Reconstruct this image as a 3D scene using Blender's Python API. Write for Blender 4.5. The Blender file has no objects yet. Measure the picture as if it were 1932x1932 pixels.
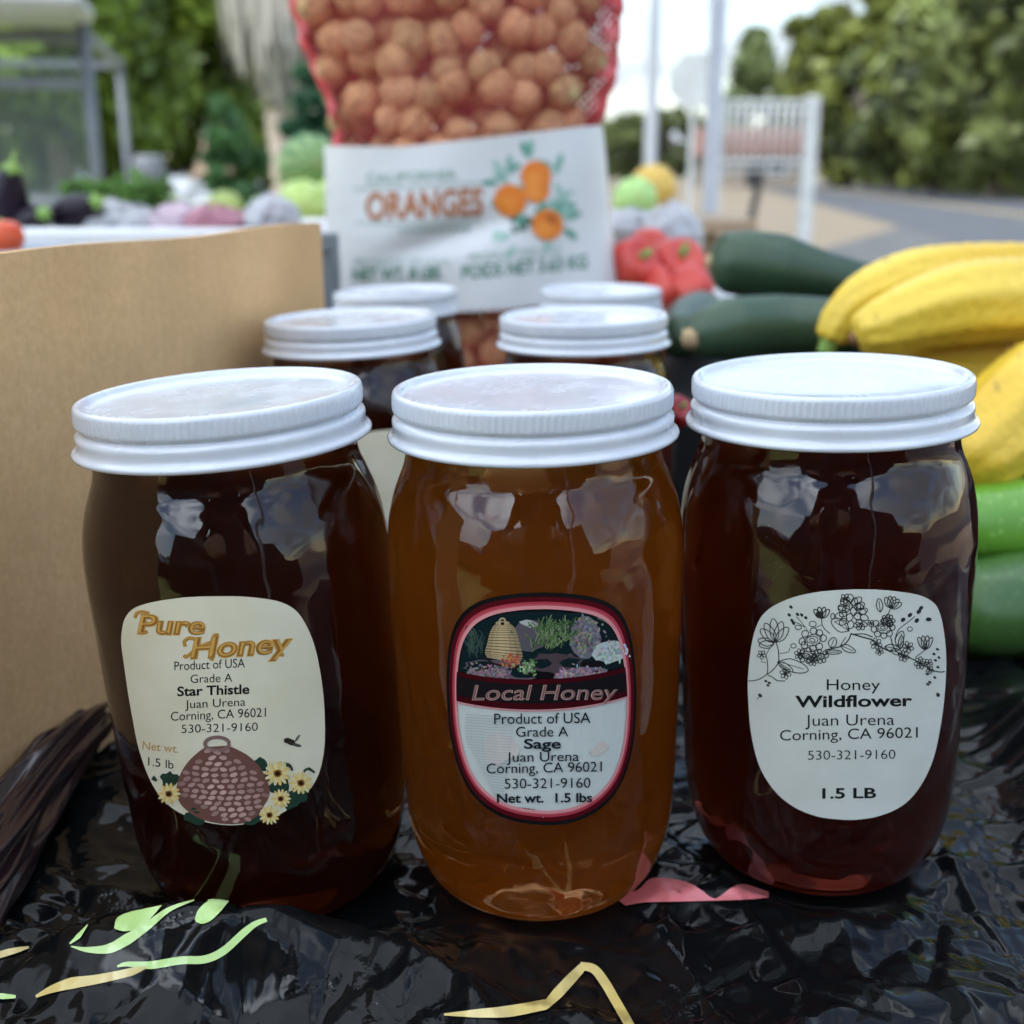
import bpy, math, random
import numpy as np
from mathutils import Vector, Matrix
R = math.radians
rnd = random.Random(7)
rng = np.random.default_rng(11)
scene = bpy.context.scene
COL = scene.collection

# ------------------------------------------------------------------ camera
CZ = 1.08                      # eye height above the ground
PITCH = R(16.2)
FP = 2200.0 / 1932.0           # focal length over picture width
cd = bpy.data.cameras.new('camera')
cd.sensor_width = 36.0
cd.lens = 36.0 * FP
cd.clip_start, cd.clip_end = 0.02, 2000
cd.dof.use_dof = True
cd.dof.focus_distance = 0.322
cd.dof.aperture_fstop = 10.5
cam = bpy.data.objects.new('camera', cd); COL.objects.link(cam)
cam.location = (0, 0, CZ)
cam.rotation_euler = (math.pi/2 - PITCH, 0, 0)
scene.camera = cam

# ------------------------------------------------------------------ sky
SUN_EL, SUN_AZ = 62.0, 212.0   # azimuth: compass from +Y clockwise -> behind the camera, a little to its left
world = bpy.data.worlds.new('World'); scene.world = world
world.use_nodes = True
wn, wl = world.node_tree.nodes, world.node_tree.links
wn.clear()
wout = wn.new('ShaderNodeOutputWorld'); wbg = wn.new('ShaderNodeBackground')
sky = wn.new('ShaderNodeTexSky'); sky.sky_type = 'NISHITA'; sky.sun_disc = False
sky.sun_elevation = R(SUN_EL); sky.sun_rotation = R(SUN_AZ); sky.air_density = 1.2; sky.dust_density = 0.2
wtc = wn.new('ShaderNodeTexCoord'); wmap = wn.new('ShaderNodeMapping'); wmap.inputs['Scale'].default_value = (1.0, 1.0, 2.6)
wmap.inputs['Location'].default_value = (0.35, 0.1, 0.2)
wns = wn.new('ShaderNodeTexNoise'); wns.inputs['Scale'].default_value = 3.2; wns.inputs['Detail'].default_value = 8
wns.inputs['Roughness'].default_value = 0.55
wrp = wn.new('ShaderNodeValToRGB'); wrp.color_ramp.elements[0].position = 0.45; wrp.color_ramp.elements[1].position = 0.60
wmx = wn.new('ShaderNodeMix'); wmx.data_type = 'RGBA'
wl.new(wtc.outputs['Generated'], wmap.inputs['Vector']); wl.new(wmap.outputs['Vector'], wns.inputs['Vector'])
wl.new(wns.outputs['Fac'], wrp.inputs['Fac']); wl.new(wrp.outputs['Color'], wmx.inputs[0])
wl.new(sky.outputs['Color'], wmx.inputs[6])
# clouds are brighter towards the veiled sun
wdot = wn.new('ShaderNodeVectorMath'); wdot.operation = 'DOT_PRODUCT'; _a, _e = R(SUN_AZ), R(SUN_EL)
wdot.inputs[1].default_value = (math.sin(_a)*math.cos(_e), math.cos(_a)*math.cos(_e), math.sin(_e))
wmax = wn.new('ShaderNodeMath'); wmax.operation = 'MAXIMUM'; wmax.inputs[1].default_value = 0.0
wpow = wn.new('ShaderNodeMath'); wpow.operation = 'POWER'; wpow.inputs[1].default_value = 3.0
wfac = wn.new('ShaderNodeMath'); wfac.operation = 'MULTIPLY_ADD'; wfac.inputs[1].default_value = 11.0; wfac.inputs[2].default_value = 1.0
wsc = wn.new('ShaderNodeVectorMath'); wsc.operation = 'SCALE'; wsc.inputs[0].default_value = (2.35, 2.6, 2.9)
wl.new(wtc.outputs['Generated'], wdot.inputs[0]); wl.new(wdot.outputs['Value'], wmax.inputs[0]); wl.new(wmax.outputs[0], wpow.inputs[0]); wl.new(wpow.outputs[0], wfac.inputs[0])
wl.new(wfac.outputs[0], wsc.inputs['Scale']); wl.new(wsc.outputs['Vector'], wmx.inputs[7])
wl.new(wmx.outputs[2], wbg.inputs['Color'])
wl.new(wbg.outputs['Background'], wout.inputs['Surface'])
wbg.inputs['Strength'].default_value = 0.09

sd = bpy.data.lights.new('sun', 'SUN'); sd.energy = 1.05; sd.angle = R(14); sd.color = (1.0, 0.95, 0.87)
sun = bpy.data.objects.new('sun', sd); COL.objects.link(sun)
_az, _el = R(SUN_AZ), R(SUN_EL)
_d = Vector((math.sin(_az)*math.cos(_el), math.cos(_az)*math.cos(_el), math.sin(_el)))
sun.rotation_euler = _d.to_track_quat('Z', 'Y').to_euler()

vs = scene.view_settings
scene.display_settings.display_device = 'sRGB'
vs.view_transform = 'Standard'; vs.look = 'None'; vs.exposure = 1.95; vs.gamma = 1.0; vs.use_curve_mapping = False
cy = scene.cycles
cy.max_bounces = 16; cy.transmission_bounces = 14; cy.transparent_max_bounces = 24; cy.glossy_bounces = 6; cy.diffuse_bounces = 4
cy.volume_bounces = 2
cy.use_denoising = True
cy.sample_clamp_indirect = 6.0
cy.blur_glossy = 0.5

# ------------------------------------------------------------------ helpers
SP, CP = math.sin(PITCH), math.cos(PITCH)
def ray(px, py):                       # direction through a point of the photograph (1932 units across)
    r, u = (px - 966) / 2200.0, (966 - py) / 2200.0
    return Vector((r, CP + u*SP, -SP + u*CP))
def at(px, py, Y):                     # the point at distance Y ahead
    d = ray(px, py); return Vector((0, 0, CZ)) + d * (Y / d.y)
def atz(px, py, z):
    d = ray(px, py); return Vector((0, 0, CZ)) + d * ((z - CZ) / d.z)
def depth_of(p): return p[1]*CP - (p[2]-CZ)*SP
def mpp(p): return depth_of(p) / 2200.0      # metres in one photograph unit there

def mesh_obj(name, verts, faces, mats, parent=None, smooth=True, fmat=None, cols=None, loc=None):
    me = bpy.data.meshes.new(name)
    me.from_pydata([tuple(v) for v in verts], [], [tuple(f) for f in faces])
    if not isinstance(mats, (list, tuple)): mats = [mats]
    for m in mats: me.materials.append(m)
    if fmat is not None: me.polygons.foreach_set('material_index', np.asarray(fmat, dtype=np.int32))
    me.polygons.foreach_set('use_smooth', np.full(len(me.polygons), smooth, dtype=bool))
    if cols is not None:
        a = me.color_attributes.new('Col', 'FLOAT_COLOR', 'POINT')
        c = np.ones((len(verts), 4), dtype=np.float32); c[:, :3] = np.asarray(cols, dtype=np.float32)[:, :3]
        a.data.foreach_set('color', c.ravel())
    me.update()
    o = bpy.data.objects.new(name, me); COL.objects.link(o)
    if parent is not None: o.parent = parent
    if loc is not None: o.location = loc
    return o
def thing(name, label, cat, loc=(0, 0, 0), rot=(0, 0, 0), group=None):
    o = bpy.data.objects.new(name, None); COL.objects.link(o)
    o.location = loc; o.rotation_euler = rot; o.empty_display_size = 0.05
    return tag(o, label, cat, group)
def tag(o, label, cat, group=None):
    o['label'] = label; o['category'] = cat
    if group: o['group'] = group
    return o
def struct(o): o['kind'] = 'structure'; return o
def dup(o, parent=None):
    c = o.copy(); COL.objects.link(c)
    if parent is not None: c.parent = parent
    for ch in list(o.children): dup(ch, c)
    return c

class Geo:                             # collects shapes into one mesh
    def __init__(s): s.v, s.f, s.m = [], [], []
    def add(s, v, f, m=0):
        b = len(s.v); s.v += [tuple(p) for p in v]; s.f += [tuple(i+b for i in q) for q in f]; s.m += [m]*len(f); return s
    def obj(s, name, mats, parent=None, smooth=True, **k):
        return mesh_obj(name, s.v, s.f, mats, parent, smooth, fmat=s.m, **k)
def box(x0, x1, y0, y1, z0, z1, b=0.0):
    if b <= 0:
        v = [(x, y, z) for z in (z0, z1) for y in (y0, y1) for x in (x0, x1)]
        return v, [(0,2,3,1),(4,5,7,6),(0,1,5,4),(2,6,7,3),(0,4,6,2),(1,3,7,5)]
    v = []; f = []
    for (ins, z) in ((b, z0), (0, z0+b), (0, z1-b), (b, z1)):
        c = max(b*0.6, 1e-5)
        xa, xb, ya, yb = x0+ins, x1-ins, y0+ins, y1-ins
        v += [(xa+c, ya, z), (xb-c, ya, z), (xb, ya+c, z), (xb, yb-c, z), (xb-c, yb, z), (xa+c, yb, z), (xa, yb-c, z), (xa, ya+c, z)]
    for k in range(3):
        for i in range(8): f.append((k*8+i, k*8+(i+1) % 8, k*8+8+(i+1) % 8, k*8+8+i))
    f.append(tuple(range(7, -1, -1))); f.append(tuple(range(24, 32)))
    return v, f
def lathe(prof, n=48, closed=False, mod=None):
    v = []; f = []; m = len(prof)
    for k, (r, z) in enumerate(prof):
        for i in range(n):
            a = 2*math.pi*i/n; rr = r + (mod(k, a) if mod else 0)
            v.append((rr*math.cos(a), rr*math.sin(a), z))
    for k in range(m-1):
        for i in range(n): f.append((k*n+i, k*n+(i+1) % n, (k+1)*n+(i+1) % n, (k+1)*n+i))
    return v, f
def spline(pts, n):                    # Catmull-Rom through pts
    P = [np.array(p, float) for p in pts]; P = [2*P[0]-P[1]] + P + [2*P[-1]-P[-2]]
    out = []; S = len(pts)-1
    for k in range(n+1):
        t = k/n*S; i = min(int(t), S-1); u = t-i
        a, b, c, d = P[i], P[i+1], P[i+2], P[i+3]
        out.append(0.5*((2*b) + (c-a)*u + (2*a-5*b+4*c-d)*u*u + (3*b-a-3*c+d)*u**3))
    return out
def tube(path, rad, n=16, mod=None, caps=True, up=(0, 0, 1)):
    P = [np.array(p, float) for p in path]; v = []; f = []; m = len(P)
    if not hasattr(rad, '__len__'): rad = [rad]*m
    U = np.array(up, float)
    for k in range(m):
        t = P[min(k+1, m-1)] - P[max(k-1, 0)]; t /= (np.linalg.norm(t)+1e-12)
        s = np.cross(t, U); 
        if np.linalg.norm(s) < 1e-4: s = np.cross(t, np.array((1.0, 0.02, 0)))
        s /= np.linalg.norm(s); u = np.cross(s, t)
        for i in range(n):
            a = 2*math.pi*i/n; r = rad[k] * (1 + (mod(k/(m-1), a) if mod else 0))
            v.append(P[k] + s*(r*math.cos(a)) + u*(r*math.sin(a)))
    for k in range(m-1):
        for i in range(n): f.append((k*n+i, k*n+(i+1) % n, (k+1)*n+(i+1) % n, (k+1)*n+i))
    if caps: f.append(tuple(range(n-1, -1, -1))); f.append(tuple(range((m-1)*n, m*n)))
    return v, f
def bar(p, q, w, d=None):              # a straight square bar
    p, q = Vector(p), Vector(q); d = d or w; t = (q-p).normalized()
    s = t.cross(Vector((0, 0, 1)));  s = s.normalized() if s.length > 1e-3 else Vector((1, 0, 0))
    u = s.cross(t); v = []
    for c in (p, q):
        for a, b in ((-1, -1), (1, -1), (1, 1), (-1, 1)): v.append(c + s*(a*w/2) + u*(b*d/2))
    return v, [(0,1,2,3),(7,6,5,4),(0,4,5,1),(1,5,6,2),(2,6,7,3),(3,7,4,0)]

# ------------------------------------------------------------------ materials
def new_mat(name):
    m = bpy.data.materials.new(name); m.use_nodes = True
    nt = m.node_tree; b = nt.nodes['Principled BSDF']; return m, nt, b
def setp(b, **k):
    for n, v in k.items():
        key = {'rough': 'Roughness', 'metal': 'Metallic', 'spec': 'Specular IOR Level', 'coat': 'Coat Weight', 'coatr': 'Coat Roughness',
               'trans': 'Transmission Weight', 'ior': 'IOR', 'sss': 'Subsurface Weight', 'sheen': 'Sheen Weight'}[n]
        b.inputs[key].default_value = v
def mat(name, c1, c2=None, scale=8.0, detail=5, bump=0.0, bscale=None, lo=0.35, hi=0.65, stretch=(1, 1, 1), **k):
    m, nt, b = new_mat(name); N, L = nt.nodes, nt.links
    setp(b, **k)
    b.inputs['Base Color'].default_value = (*c1, 1)
    tc = N.new('ShaderNodeTexCoord'); mp = N.new('ShaderNodeMapping'); mp.inputs['Scale'].default_value = stretch
    L.new(tc.outputs['Object'], mp.inputs['Vector'])
    if c2 is not None:
        ns = N.new('ShaderNodeTexNoise'); ns.inputs['Scale'].default_value = scale; ns.inputs['Detail'].default_value = detail
        rp = N.new('ShaderNodeValToRGB'); e = rp.color_ramp.elements
        e[0].position, e[1].position = lo, hi; e[0].color = (*c1, 1); e[1].color = (*c2, 1)
        L.new(mp.outputs['Vector'], ns.inputs['Vector']); L.new(ns.outputs['Fac'], rp.inputs['Fac']); L.new(rp.outputs['Color'], b.inputs['Base Color'])
    if bump:
        nb = N.new('ShaderNodeTexNoise'); nb.inputs['Scale'].default_value = bscale or scale; nb.inputs['Detail'].default_value = 6
        bp = N.new('ShaderNodeBump'); bp.inputs['Strength'].default_value = bump; bp.inputs['Distance'].default_value = 0.002
        L.new(mp.outputs['Vector'], nb.inputs['Vector']); L.new(nb.outputs['Fac'], bp.inputs['Height']); L.new(bp.outputs['Normal'], b.inputs['Normal'])
    return m
def colmat(name, rough=0.6, translucent=0.0, bump=0.0, bscale=60, gain=1.0, **k):   # colour of each leaf / patch carried by the mesh
    m, nt, b = new_mat(name); N, L = nt.nodes, nt.links
    setp(b, rough=rough, **k)
    a = N.new('ShaderNodeAttribute'); a.attribute_name = 'Col'
    L.new(a.outputs['Color'], b.inputs['Base Color'])
    if bump:
        tc = N.new('ShaderNodeTexCoord'); nb = N.new('ShaderNodeTexNoise'); nb.inputs['Scale'].default_value = bscale
        bp = N.new('ShaderNodeBump'); bp.inputs['Strength'].default_value = bump; bp.inputs['Distance'].default_value = 0.002
        L.new(tc.outputs['Object'], nb.inputs['Vector']); L.new(nb.outputs['Fac'], bp.inputs['Height']); L.new(bp.outputs['Normal'], b.inputs['Normal'])
    if translucent:
        t = N.new('ShaderNodeBsdfTranslucent'); mx = N.new('ShaderNodeMixShader'); mx.inputs[0].default_value = translucent
        L.new(a.outputs['Color'], t.inputs['Color']); L.new(b.outputs[0], mx.inputs[1]); L.new(t.outputs[0], mx.inputs[2])
        L.new(mx.outputs[0], N['Material Output'].inputs['Surface'])
    return m

M_leaf = colmat('leaf', rough=0.5, translucent=0.35)
M_bark = mat('bark', (0.16, 0.12, 0.09), (0.28, 0.23, 0.18), scale=6, stretch=(1, 1, 0.3), bump=0.6, rough=0.9)
M_white = mat('white_paint', (0.74, 0.75, 0.76), (0.66, 0.67, 0.68), scale=4, rough=0.4)
M_grey_metal = mat('grey_metal', (0.40, 0.42, 0.46), (0.33, 0.35, 0.39), scale=5, rough=0.35, metal=0.5)
M_dark = mat('dark_plastic', (0.015, 0.016, 0.018), (0.03, 0.03, 0.033), scale=9, rough=0.45)
M_rubber = mat('rubber', (0.02, 0.02, 0.02), (0.035, 0.034, 0.033), scale=14, rough=0.85)
M_chrome = mat('bright_metal', (0.6, 0.61, 0.63), (0.5, 0.51, 0.53), scale=9, rough=0.25, metal=0.9)

# ------------------------------------------------------------------ ground, road
def ground_mat():
    m, nt, b = new_mat('ground'); N, L = nt.nodes, nt.links
    setp(b, rough=0.95)
    tc = N.new('ShaderNodeTexCoord'); sx = N.new('ShaderNodeSeparateXYZ'); L.new(tc.outputs['Object'], sx.inputs[0])
    n1 = N.new('ShaderNodeTexNoise'); n1.inputs['Scale'].default_value = 0.5; n1.inputs['Detail'].default_value = 9; n1.inputs['Roughness'].default_value = 0.65
    n2 = N.new('ShaderNodeTexNoise'); n2.inputs['Scale'].default_value = 14; n2.inputs['Detail'].default_value = 6
    L.new(tc.outputs['Object'], n1.inputs['Vector']); L.new(tc.outputs['Object'], n2.inputs['Vector'])
    gr = N.new('ShaderNodeValToRGB'); e = gr.color_ramp.elements          # grass and dry grass
    e[0].position, e[1].position = 0.36, 0.66; e[0].color = (0.11, 0.17, 0.035, 1); e[1].color = (0.36, 0.32, 0.11, 1)
    L.new(n1.outputs['Fac'], gr.inputs['Fac'])
    gv = N.new('ShaderNodeValToRGB'); e = gv.color_ramp.elements          # tan gravel
    e[0].position, e[1].position = 0.3, 0.7; e[0].color = (0.13, 0.10, 0.063, 1); e[1].color = (0.21, 0.165, 0.11, 1)
    L.new(n2.outputs['Fac'], gv.inputs['Fac'])
    ad = N.new('ShaderNodeMath'); ad.operation = 'MULTIPLY_ADD'; ad.inputs[1].default_value = 3.0
    L.new(n1.outputs['Fac'], ad.inputs[0]); L.new(sx.outputs['X'], ad.inputs[2])
    st = N.new('ShaderNodeMapRange'); st.inputs['From Min'].default_value = 0.6; st.inputs['From Max'].default_value = 2.0
    L.new(ad.outputs[0], st.inputs['Value'])
    mx = N.new('ShaderNodeMix'); mx.data_type = 'RGBA'
    L.new(st.outputs[0], mx.inputs[0]); L.new(gr.outputs['Color'], mx.inputs[6]); L.new(gv.outputs['Color'], mx.inputs[7])
    L.new(mx.outputs[2], b.inputs['Base Color'])
    bp = N.new('ShaderNodeBump'); bp.inputs['Strength'].default_value = 0.6; bp.inputs['Distance'].default_value = 0.03
    L.new(n2.outputs['Fac'], bp.inputs['Height']); L.new(bp.outputs['Normal'], b.inputs['Normal'])
    return m
struct(mesh_obj('ground', [(-700, -300, 0), (700, -300, 0), (700, 1400, 0), (-700, 1400, 0)], [(0, 1, 2, 3)], ground_mat(), smooth=False))
M_asphalt = mat('asphalt', (0.045, 0.046, 0.051), (0.07, 0.071, 0.076), scale=2.2, detail=9, bump=0.4, bscale=60, rough=0.9)
M_asphalt2 = mat('worn_asphalt', (0.062, 0.061, 0.059), (0.088, 0.086, 0.08), scale=1.5, detail=9, bump=0.4, bscale=60, rough=0.92)
M_line = mat('road_paint', (0.62, 0.62, 0.58), (0.4, 0.4, 0.38), scale=5, rough=0.8)
M_yline = mat('yellow_road_paint', (0.5, 0.36, 0.08), (0.36, 0.27, 0.1), scale=5, rough=0.8)
RD = 0.158                             # the road leans this much to +X per metre
def edge(e, Y): return e + RD*Y
def ribbon(name, e0, e1, z, m, Y0=-60, Y1=1300, n=80, wob=0.0):
    v = []; f = []
    for i in range(n+1):
        Y = Y0 + (Y1-Y0)*(i/n)**1.6
        w = wob*math.sin(i*2.1)*math.sin(i*0.7)
        v += [(edge(e0, Y)+w, Y, z), (edge(e1, Y), Y, z)]
    for i in range(n): f.append((2*i, 2*i+1, 2*i+3, 2*i+2))
    return struct(mesh_obj(name, v, f, m, smooth=False))
ribbon('road', 4.2, 12.6, 0.010, M_asphalt)
ribbon('road_line', 8.3, 8.42, 0.015, M_yline); ribbon('road_line', 8.56, 8.68, 0.015, M_yline)
M_shoulder = mat('shoulder_gravel', (0.13, 0.118, 0.098), (0.18, 0.165, 0.14), scale=3, detail=9, rough=0.95)
ribbon('road_shoulder', 12.6, 14.6, 0.006, M_shoulder)
# worn side drive joining the road
dv = []; df = []
for i in range(25):
    t = i/24; Y = 2 + 24*t
    dv += [(2.0 + 2.3*t**2.2 + 0.25*math.sin(9*t) + RD*Y*t, Y, 0.005), (edge(4.3, Y), Y, 0.005)]
for i in range(24): df.append((2*i, 2*i+1, 2*i+3, 2*i+2))
struct(mesh_obj('driveway', dv, df, M_asphalt2, smooth=False))
# ------------------------------------------------------------------ trees
def leaves(centers, per, spread, size, col, colvar, seed, flat=1.0, lum=None):
    g = np.random.default_rng(seed); C = np.asarray(centers, float); n = len(C)*per
    base = np.repeat(C, per, axis=0)
    sp = np.repeat(np.asarray(spread, float) if hasattr(spread, '__len__') else np.full(len(C), spread), per)[:, None]
    d = g.normal(size=(n, 3)); d /= np.linalg.norm(d, axis=1)[:, None]
    p = base + d*sp*(g.random((n, 1))**0.45)*np.array([1, 1, flat])
    a = g.normal(size=(n, 3)); a /= np.linalg.norm(a, axis=1)[:, None]
    b = np.cross(a, g.normal(size=(n, 3))); b /= np.linalg.norm(b, axis=1)[:, None]
    s = size*(0.6+0.8*g.random((n, 1)))
    q = np.stack([p-a*s, p+b*s*0.55, p+a*s, p-b*s*0.55], axis=1).reshape(-1, 3)
    cl = np.repeat(g.normal(size=(len(C), 1)), per, axis=0)*0.5 + g.normal(size=(n, 1))*0.6
    c = np.clip(np.array(col)[None] * (1 + colvar*cl) + np.array([0.012, 0.008, 0])*cl*colvar, 0.004, 1)
    return q, np.arange(4*n).reshape(-1, 4), np.repeat(c, 4, axis=0)
def crown_points(n, rx, rz, zc, seed, kind='round'):
    g = np.random.default_rng(seed); out = []
    while len(out) < n:
        p = g.uniform(-1, 1, 3); r = np.linalg.norm(p)
        if r > 1 or r < 0.35: continue
        k = 1.0
        if kind == 'cone': k = max(0.12, 0.62*(1-p[2]))
        out.append((p[0]*rx*k, p[1]*rx*k, zc + p[2]*rz))
    return np.array(out)
def make_tree_mesh(seed, h, rx, rz, zc, ncl, per, size, col, var=0.35, kind='round', tr=0.2, spread=0.3):
    pts = crown_points(ncl, rx, rz, zc, seed, kind)
    q, f, c = leaves(pts, per, spread*min(rx, rz), size, col, var, seed+1, 0.8)
    cm = mesh_obj('crown', q, f, M_leaf, smooth=False, cols=c)
    g = Geo(); r = random.Random(seed)
    P = [(0, 0, -0.1)] + [(r.uniform(-.1, .1)*tr*4*k, r.uniform(-.1, .1)*tr*4*k, zc*k/4) for k in (1, 2, 3, 4)]
    g.add(*tube(spline(P, 12), [tr*(1.25-0.9*i/12) for i in range(13)], 10))
    for k in range(7):
        t = pts[r.randrange(len(pts))]; s = np.array(P[r.randrange(2, 5)])
        mid = (s + t)/2 + np.array([0, 0, 0.1*rz])
        g.add(*tube(spline([s, mid, t], 6), [tr*(0.45-0.06*i) for i in range(7)], 6))
    tm = g.obj('trunk', M_bark)
    return cm, tm
def place_tree(src, loc, rz, s, name, label, group=None, first=False):
    t = thing(name, label, 'tree', loc, (0, 0, rz), group); t.scale = (s, s, s)
    for o in src:
        c = o if first else o.copy()
        if not first: COL.objects.link(c)
        c.parent = t
    return t
def gx(px, Y): return (px-966)/2291.0*Y
OLIVE, BRIGHT, DARKG = (0.155, 0.18, 0.05), (0.25, 0.345, 0.055), (0.045, 0.10, 0.035)
road_tree_a = make_tree_mesh(1, 10, 4.2, 4.6, 5.6, 60, 110, 0.34, OLIVE, var=0.6, tr=0.3, spread=0.24)
road_tree_b = make_tree_mesh(2, 10, 4.8, 4.0, 5.0, 64, 110, 0.34, (0.13, 0.155, 0.05), var=0.6, tr=0.3, spread=0.24)
road_tree_c = make_tree_mesh(3, 10, 3.4, 4.9, 5.2, 52, 110, 0.34, (0.19, 0.21, 0.045), var=0.6, tr=0.26, spread=0.24)
cone_tree = make_tree_mesh(4, 10, 3.6, 5.2, 6.0, 46, 110, 0.34, (0.17, 0.21, 0.08), kind='cone', tr=0.25)
G1 = 'roadside trees across the road'
spots = [  # source, px, Y, scale, label
 (road_tree_a, 1880, 58, 1.12, 'tall dense olive tree nearest the roadside, cut by the picture edge'),
 (road_tree_b, 1990, 50, 1.25, 'broad dark olive tree standing closest along the far road verge'),
 (road_tree_c, 1765, 72, 1.30, 'yellowish olive tree between two darker trees across the road'),
 (road_tree_b, 1680, 84, 1.05, 'low rounded olive tree in front of the taller roadside trees'),
 (road_tree_a, 1585, 100, 1.22, 'tall rounded olive tree behind the white metal rack post'),
 (road_tree_c, 1530, 118, 1.0, 'small olive tree beside the rack at the end of the roadside row'),
 (road_tree_b, 1840, 66, 1.12, 'bushy mid green tree behind the yellowish one across the road'),
 (road_tree_c, 1600, 96, 1.55, 'pale thin topped tree rising above the roadside row'),
 (road_tree_a, 1945, 72, 1.5, 'dark tall tree behind the first roadside trees at the picture edge'),
]
used = set()
for k, (src, px, Y, s, lab) in enumerate(spots):
    place_tree(src, (gx(px, Y), Y, 0), k*1.3, s, 'roadside_tree', lab.replace('nearest', 'next to'), G1, first=id(src) not in used); used.add(id(src))
place_tree(cone_tree, (gx(1412, 110), 110, 0), 0.4, 1.18, 'conical_tree', 'lone cone shaped tree seen above the white metal rack', None, True)
G2 = 'small far trees along the roadside'
for k, (px, Y, s, lab) in enumerate([(1185, 95, 0.62, 'small dark far tree beside the white sack label'), (1130, 120, 0.7, 'far green tree mostly behind the walnut sack'),
                           (1268, 130, 0.85, 'far grey green tree under the white round sign'), (1350, 150, 0.7, 'far low tree behind the grey pole and rack')]):
    place_tree(road_tree_b, (gx(px, Y), Y, 0), k*2.0+1, s, 'far_tree', lab, G2)
# undergrowth below the roadside trees
pts = []
for k in range(150):
    Y = 44 + 100*rnd.random()**1.2; pts.append((edge(13.8+rnd.random()*5, Y), Y, 0.4+rnd.random()*1.3))
q, f, c = leaves(np.array(pts), 60, 1.1, 0.24, (0.17, 0.20, 0.045), 0.4, 77, 0.8)
o = mesh_obj('undergrowth', q, f, M_leaf, smooth=False, cols=c); o['kind'] = 'stuff'

# bright trees beyond the lawn
left_a = make_tree_mesh(11, 7, 2.7, 3.1, 4.1, 64, 150, 0.15, BRIGHT, var=0.42, tr=0.18, spread=0.27)
left_b = make_tree_mesh(12, 7, 2.5, 3.0, 3.6, 60, 150, 0.15, (0.16, 0.23, 0.05), var=0.42, tr=0.18, spread=0.27)
G3 = 'bright green trees beyond the lawn'
used = set()
for k, (src, px, Y, s, lab) in enumerate([
   (left_a, 215, 24.0, 1.25, 'bright yellow green leafy tree beside the cart post'),
   (left_b, 400, 25.0, 1.15, 'darker green leafy tree behind the palm trunk'),
   (left_b, 120, 22.0, 1.15, 'green tree seen through the cart windscreen'),
   (left_a, -60, 19.0, 1.0, 'leafy tree behind the cart roof'),
   (left_a, 600, 26.0, 1.05, 'leafy tree mostly hidden by the walnut sack'),
   (left_b, 330, 25.0, 0.8, 'low green tree behind the dirt mound'),
   (left_b, 10, 27.0, 0.95, 'shaded green tree far behind the cart seats')]):
    place_tree(src, (gx(px, Y), Y, 0), k*1.7, s, 'lawn_tree', lab, G3, first=id(src) not in used); used.add(id(src))
# trees behind the photographer: they close the view that the jars mirror
G4 = 'trees on the far side of the stand'
for k, (x, Y, s) in enumerate([(-16+2.3*i, -20-2.0*math.sin(i*1.7), 0.52+0.06*math.sin(i*2.3)) for i in range(15)]):
    place_tree(left_b, (x, Y, 0), k*1.1, s, 'lawn_tree', 'leafy tree standing behind the market stand', G4)

# palm with a skirt of dead fronds
PX, PY = gx(532, 18.0), 18.0
palm = thing('palm_tree', 'tall palm with a shaggy grey skirt of dead fronds', 'palm', (PX, PY, 0))
M_palm = mat('palm_trunk', (0.30, 0.23, 0.18), (0.44, 0.36, 0.30), scale=9, stretch=(1, 1, 3), rough=0.95, bump=0.8)
pts = spline([(0, 0, -0.1), (0.03, 0, 1.0), (-0.03, 0, 2.0), (0, 0, 3.4), (0, 0, 6.0)], 40)
tv, tf = tube(pts, [0.17+0.05*math.exp(-i*0.2)+0.012*(i % 2) for i in range(41)], 14)
mesh_obj('trunk', tv, tf, M_palm, palm)
q = []; f = []; c = []
for k in range(1500):                   # hanging dead fronds
    z = 2.85 + 2.7*rnd.random(); a = rnd.random()*2*math.pi
    r = 0.18 + 0.62*min(1, max(0, (z-2.6)/1.0))**0.8 * (0.55+0.45*rnd.random())
    w = 0.025+0.03*rnd.random(); L = 0.5+0.7*rnd.random()
    p = np.array((r*math.cos(a), r*math.sin(a), z)); t = np.array((-math.sin(a), math.cos(a), 0))
    o_ = np.array((math.cos(a), math.sin(a), 0)); lo = p + np.array((0, 0, -L))*0.9 - o_*(0.10*rnd.random()+ (0.12 if z < 3.3 else 0.0)) + t*rnd.uniform(-.1, .1)
    b = len(q); q += [p-t*w, p+t*w, lo+t*w*0.4, lo-t*w*0.4]; f.append((b, b+1, b+2, b+3))
    g = 0.7+0.5*rnd.random(); c += [(0.33*g, 0.30*g, 0.26*g)]*4
mesh_obj('dead_fronds', q, f, colmat('dead_frond', rough=0.9), palm, smooth=False, cols=c)
q = []; f = []; c = []
for k in range(36):                     # green fronds high above
    a = k*2.4; el = R(70 - 75*((k % 6)/5)); L = 2.2
    for s in range(14):
        t = s/13; x = L*t*math.cos(el); z = 6.0 + L*t*math.sin(el) - 0.9*t*t
        for sd_ in (-1, 1):
            w = 0.45*(1-0.6*t)
            p0 = np.array((x, 0.015*sd_, z)); p1 = np.array((x+0.16, sd_*w, z-0.18)); p2 = np.array((x+0.07, 0.015*sd_, z))
            b = len(q)
            for p in (p0, p1, p2): q.append((p[0]*math.cos(a)-p[1]*math.sin(a), p[0]*math.sin(a)+p[1]*math.cos(a), p[2]))
            f.append((b, b+1, b+2)); g = 0.7+0.6*rnd.random(); c += [(0.09*g, 0.14*g, 0.04*g)]*3
mesh_obj('crown', q, f, M_leaf, palm, smooth=False, cols=c)
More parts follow.
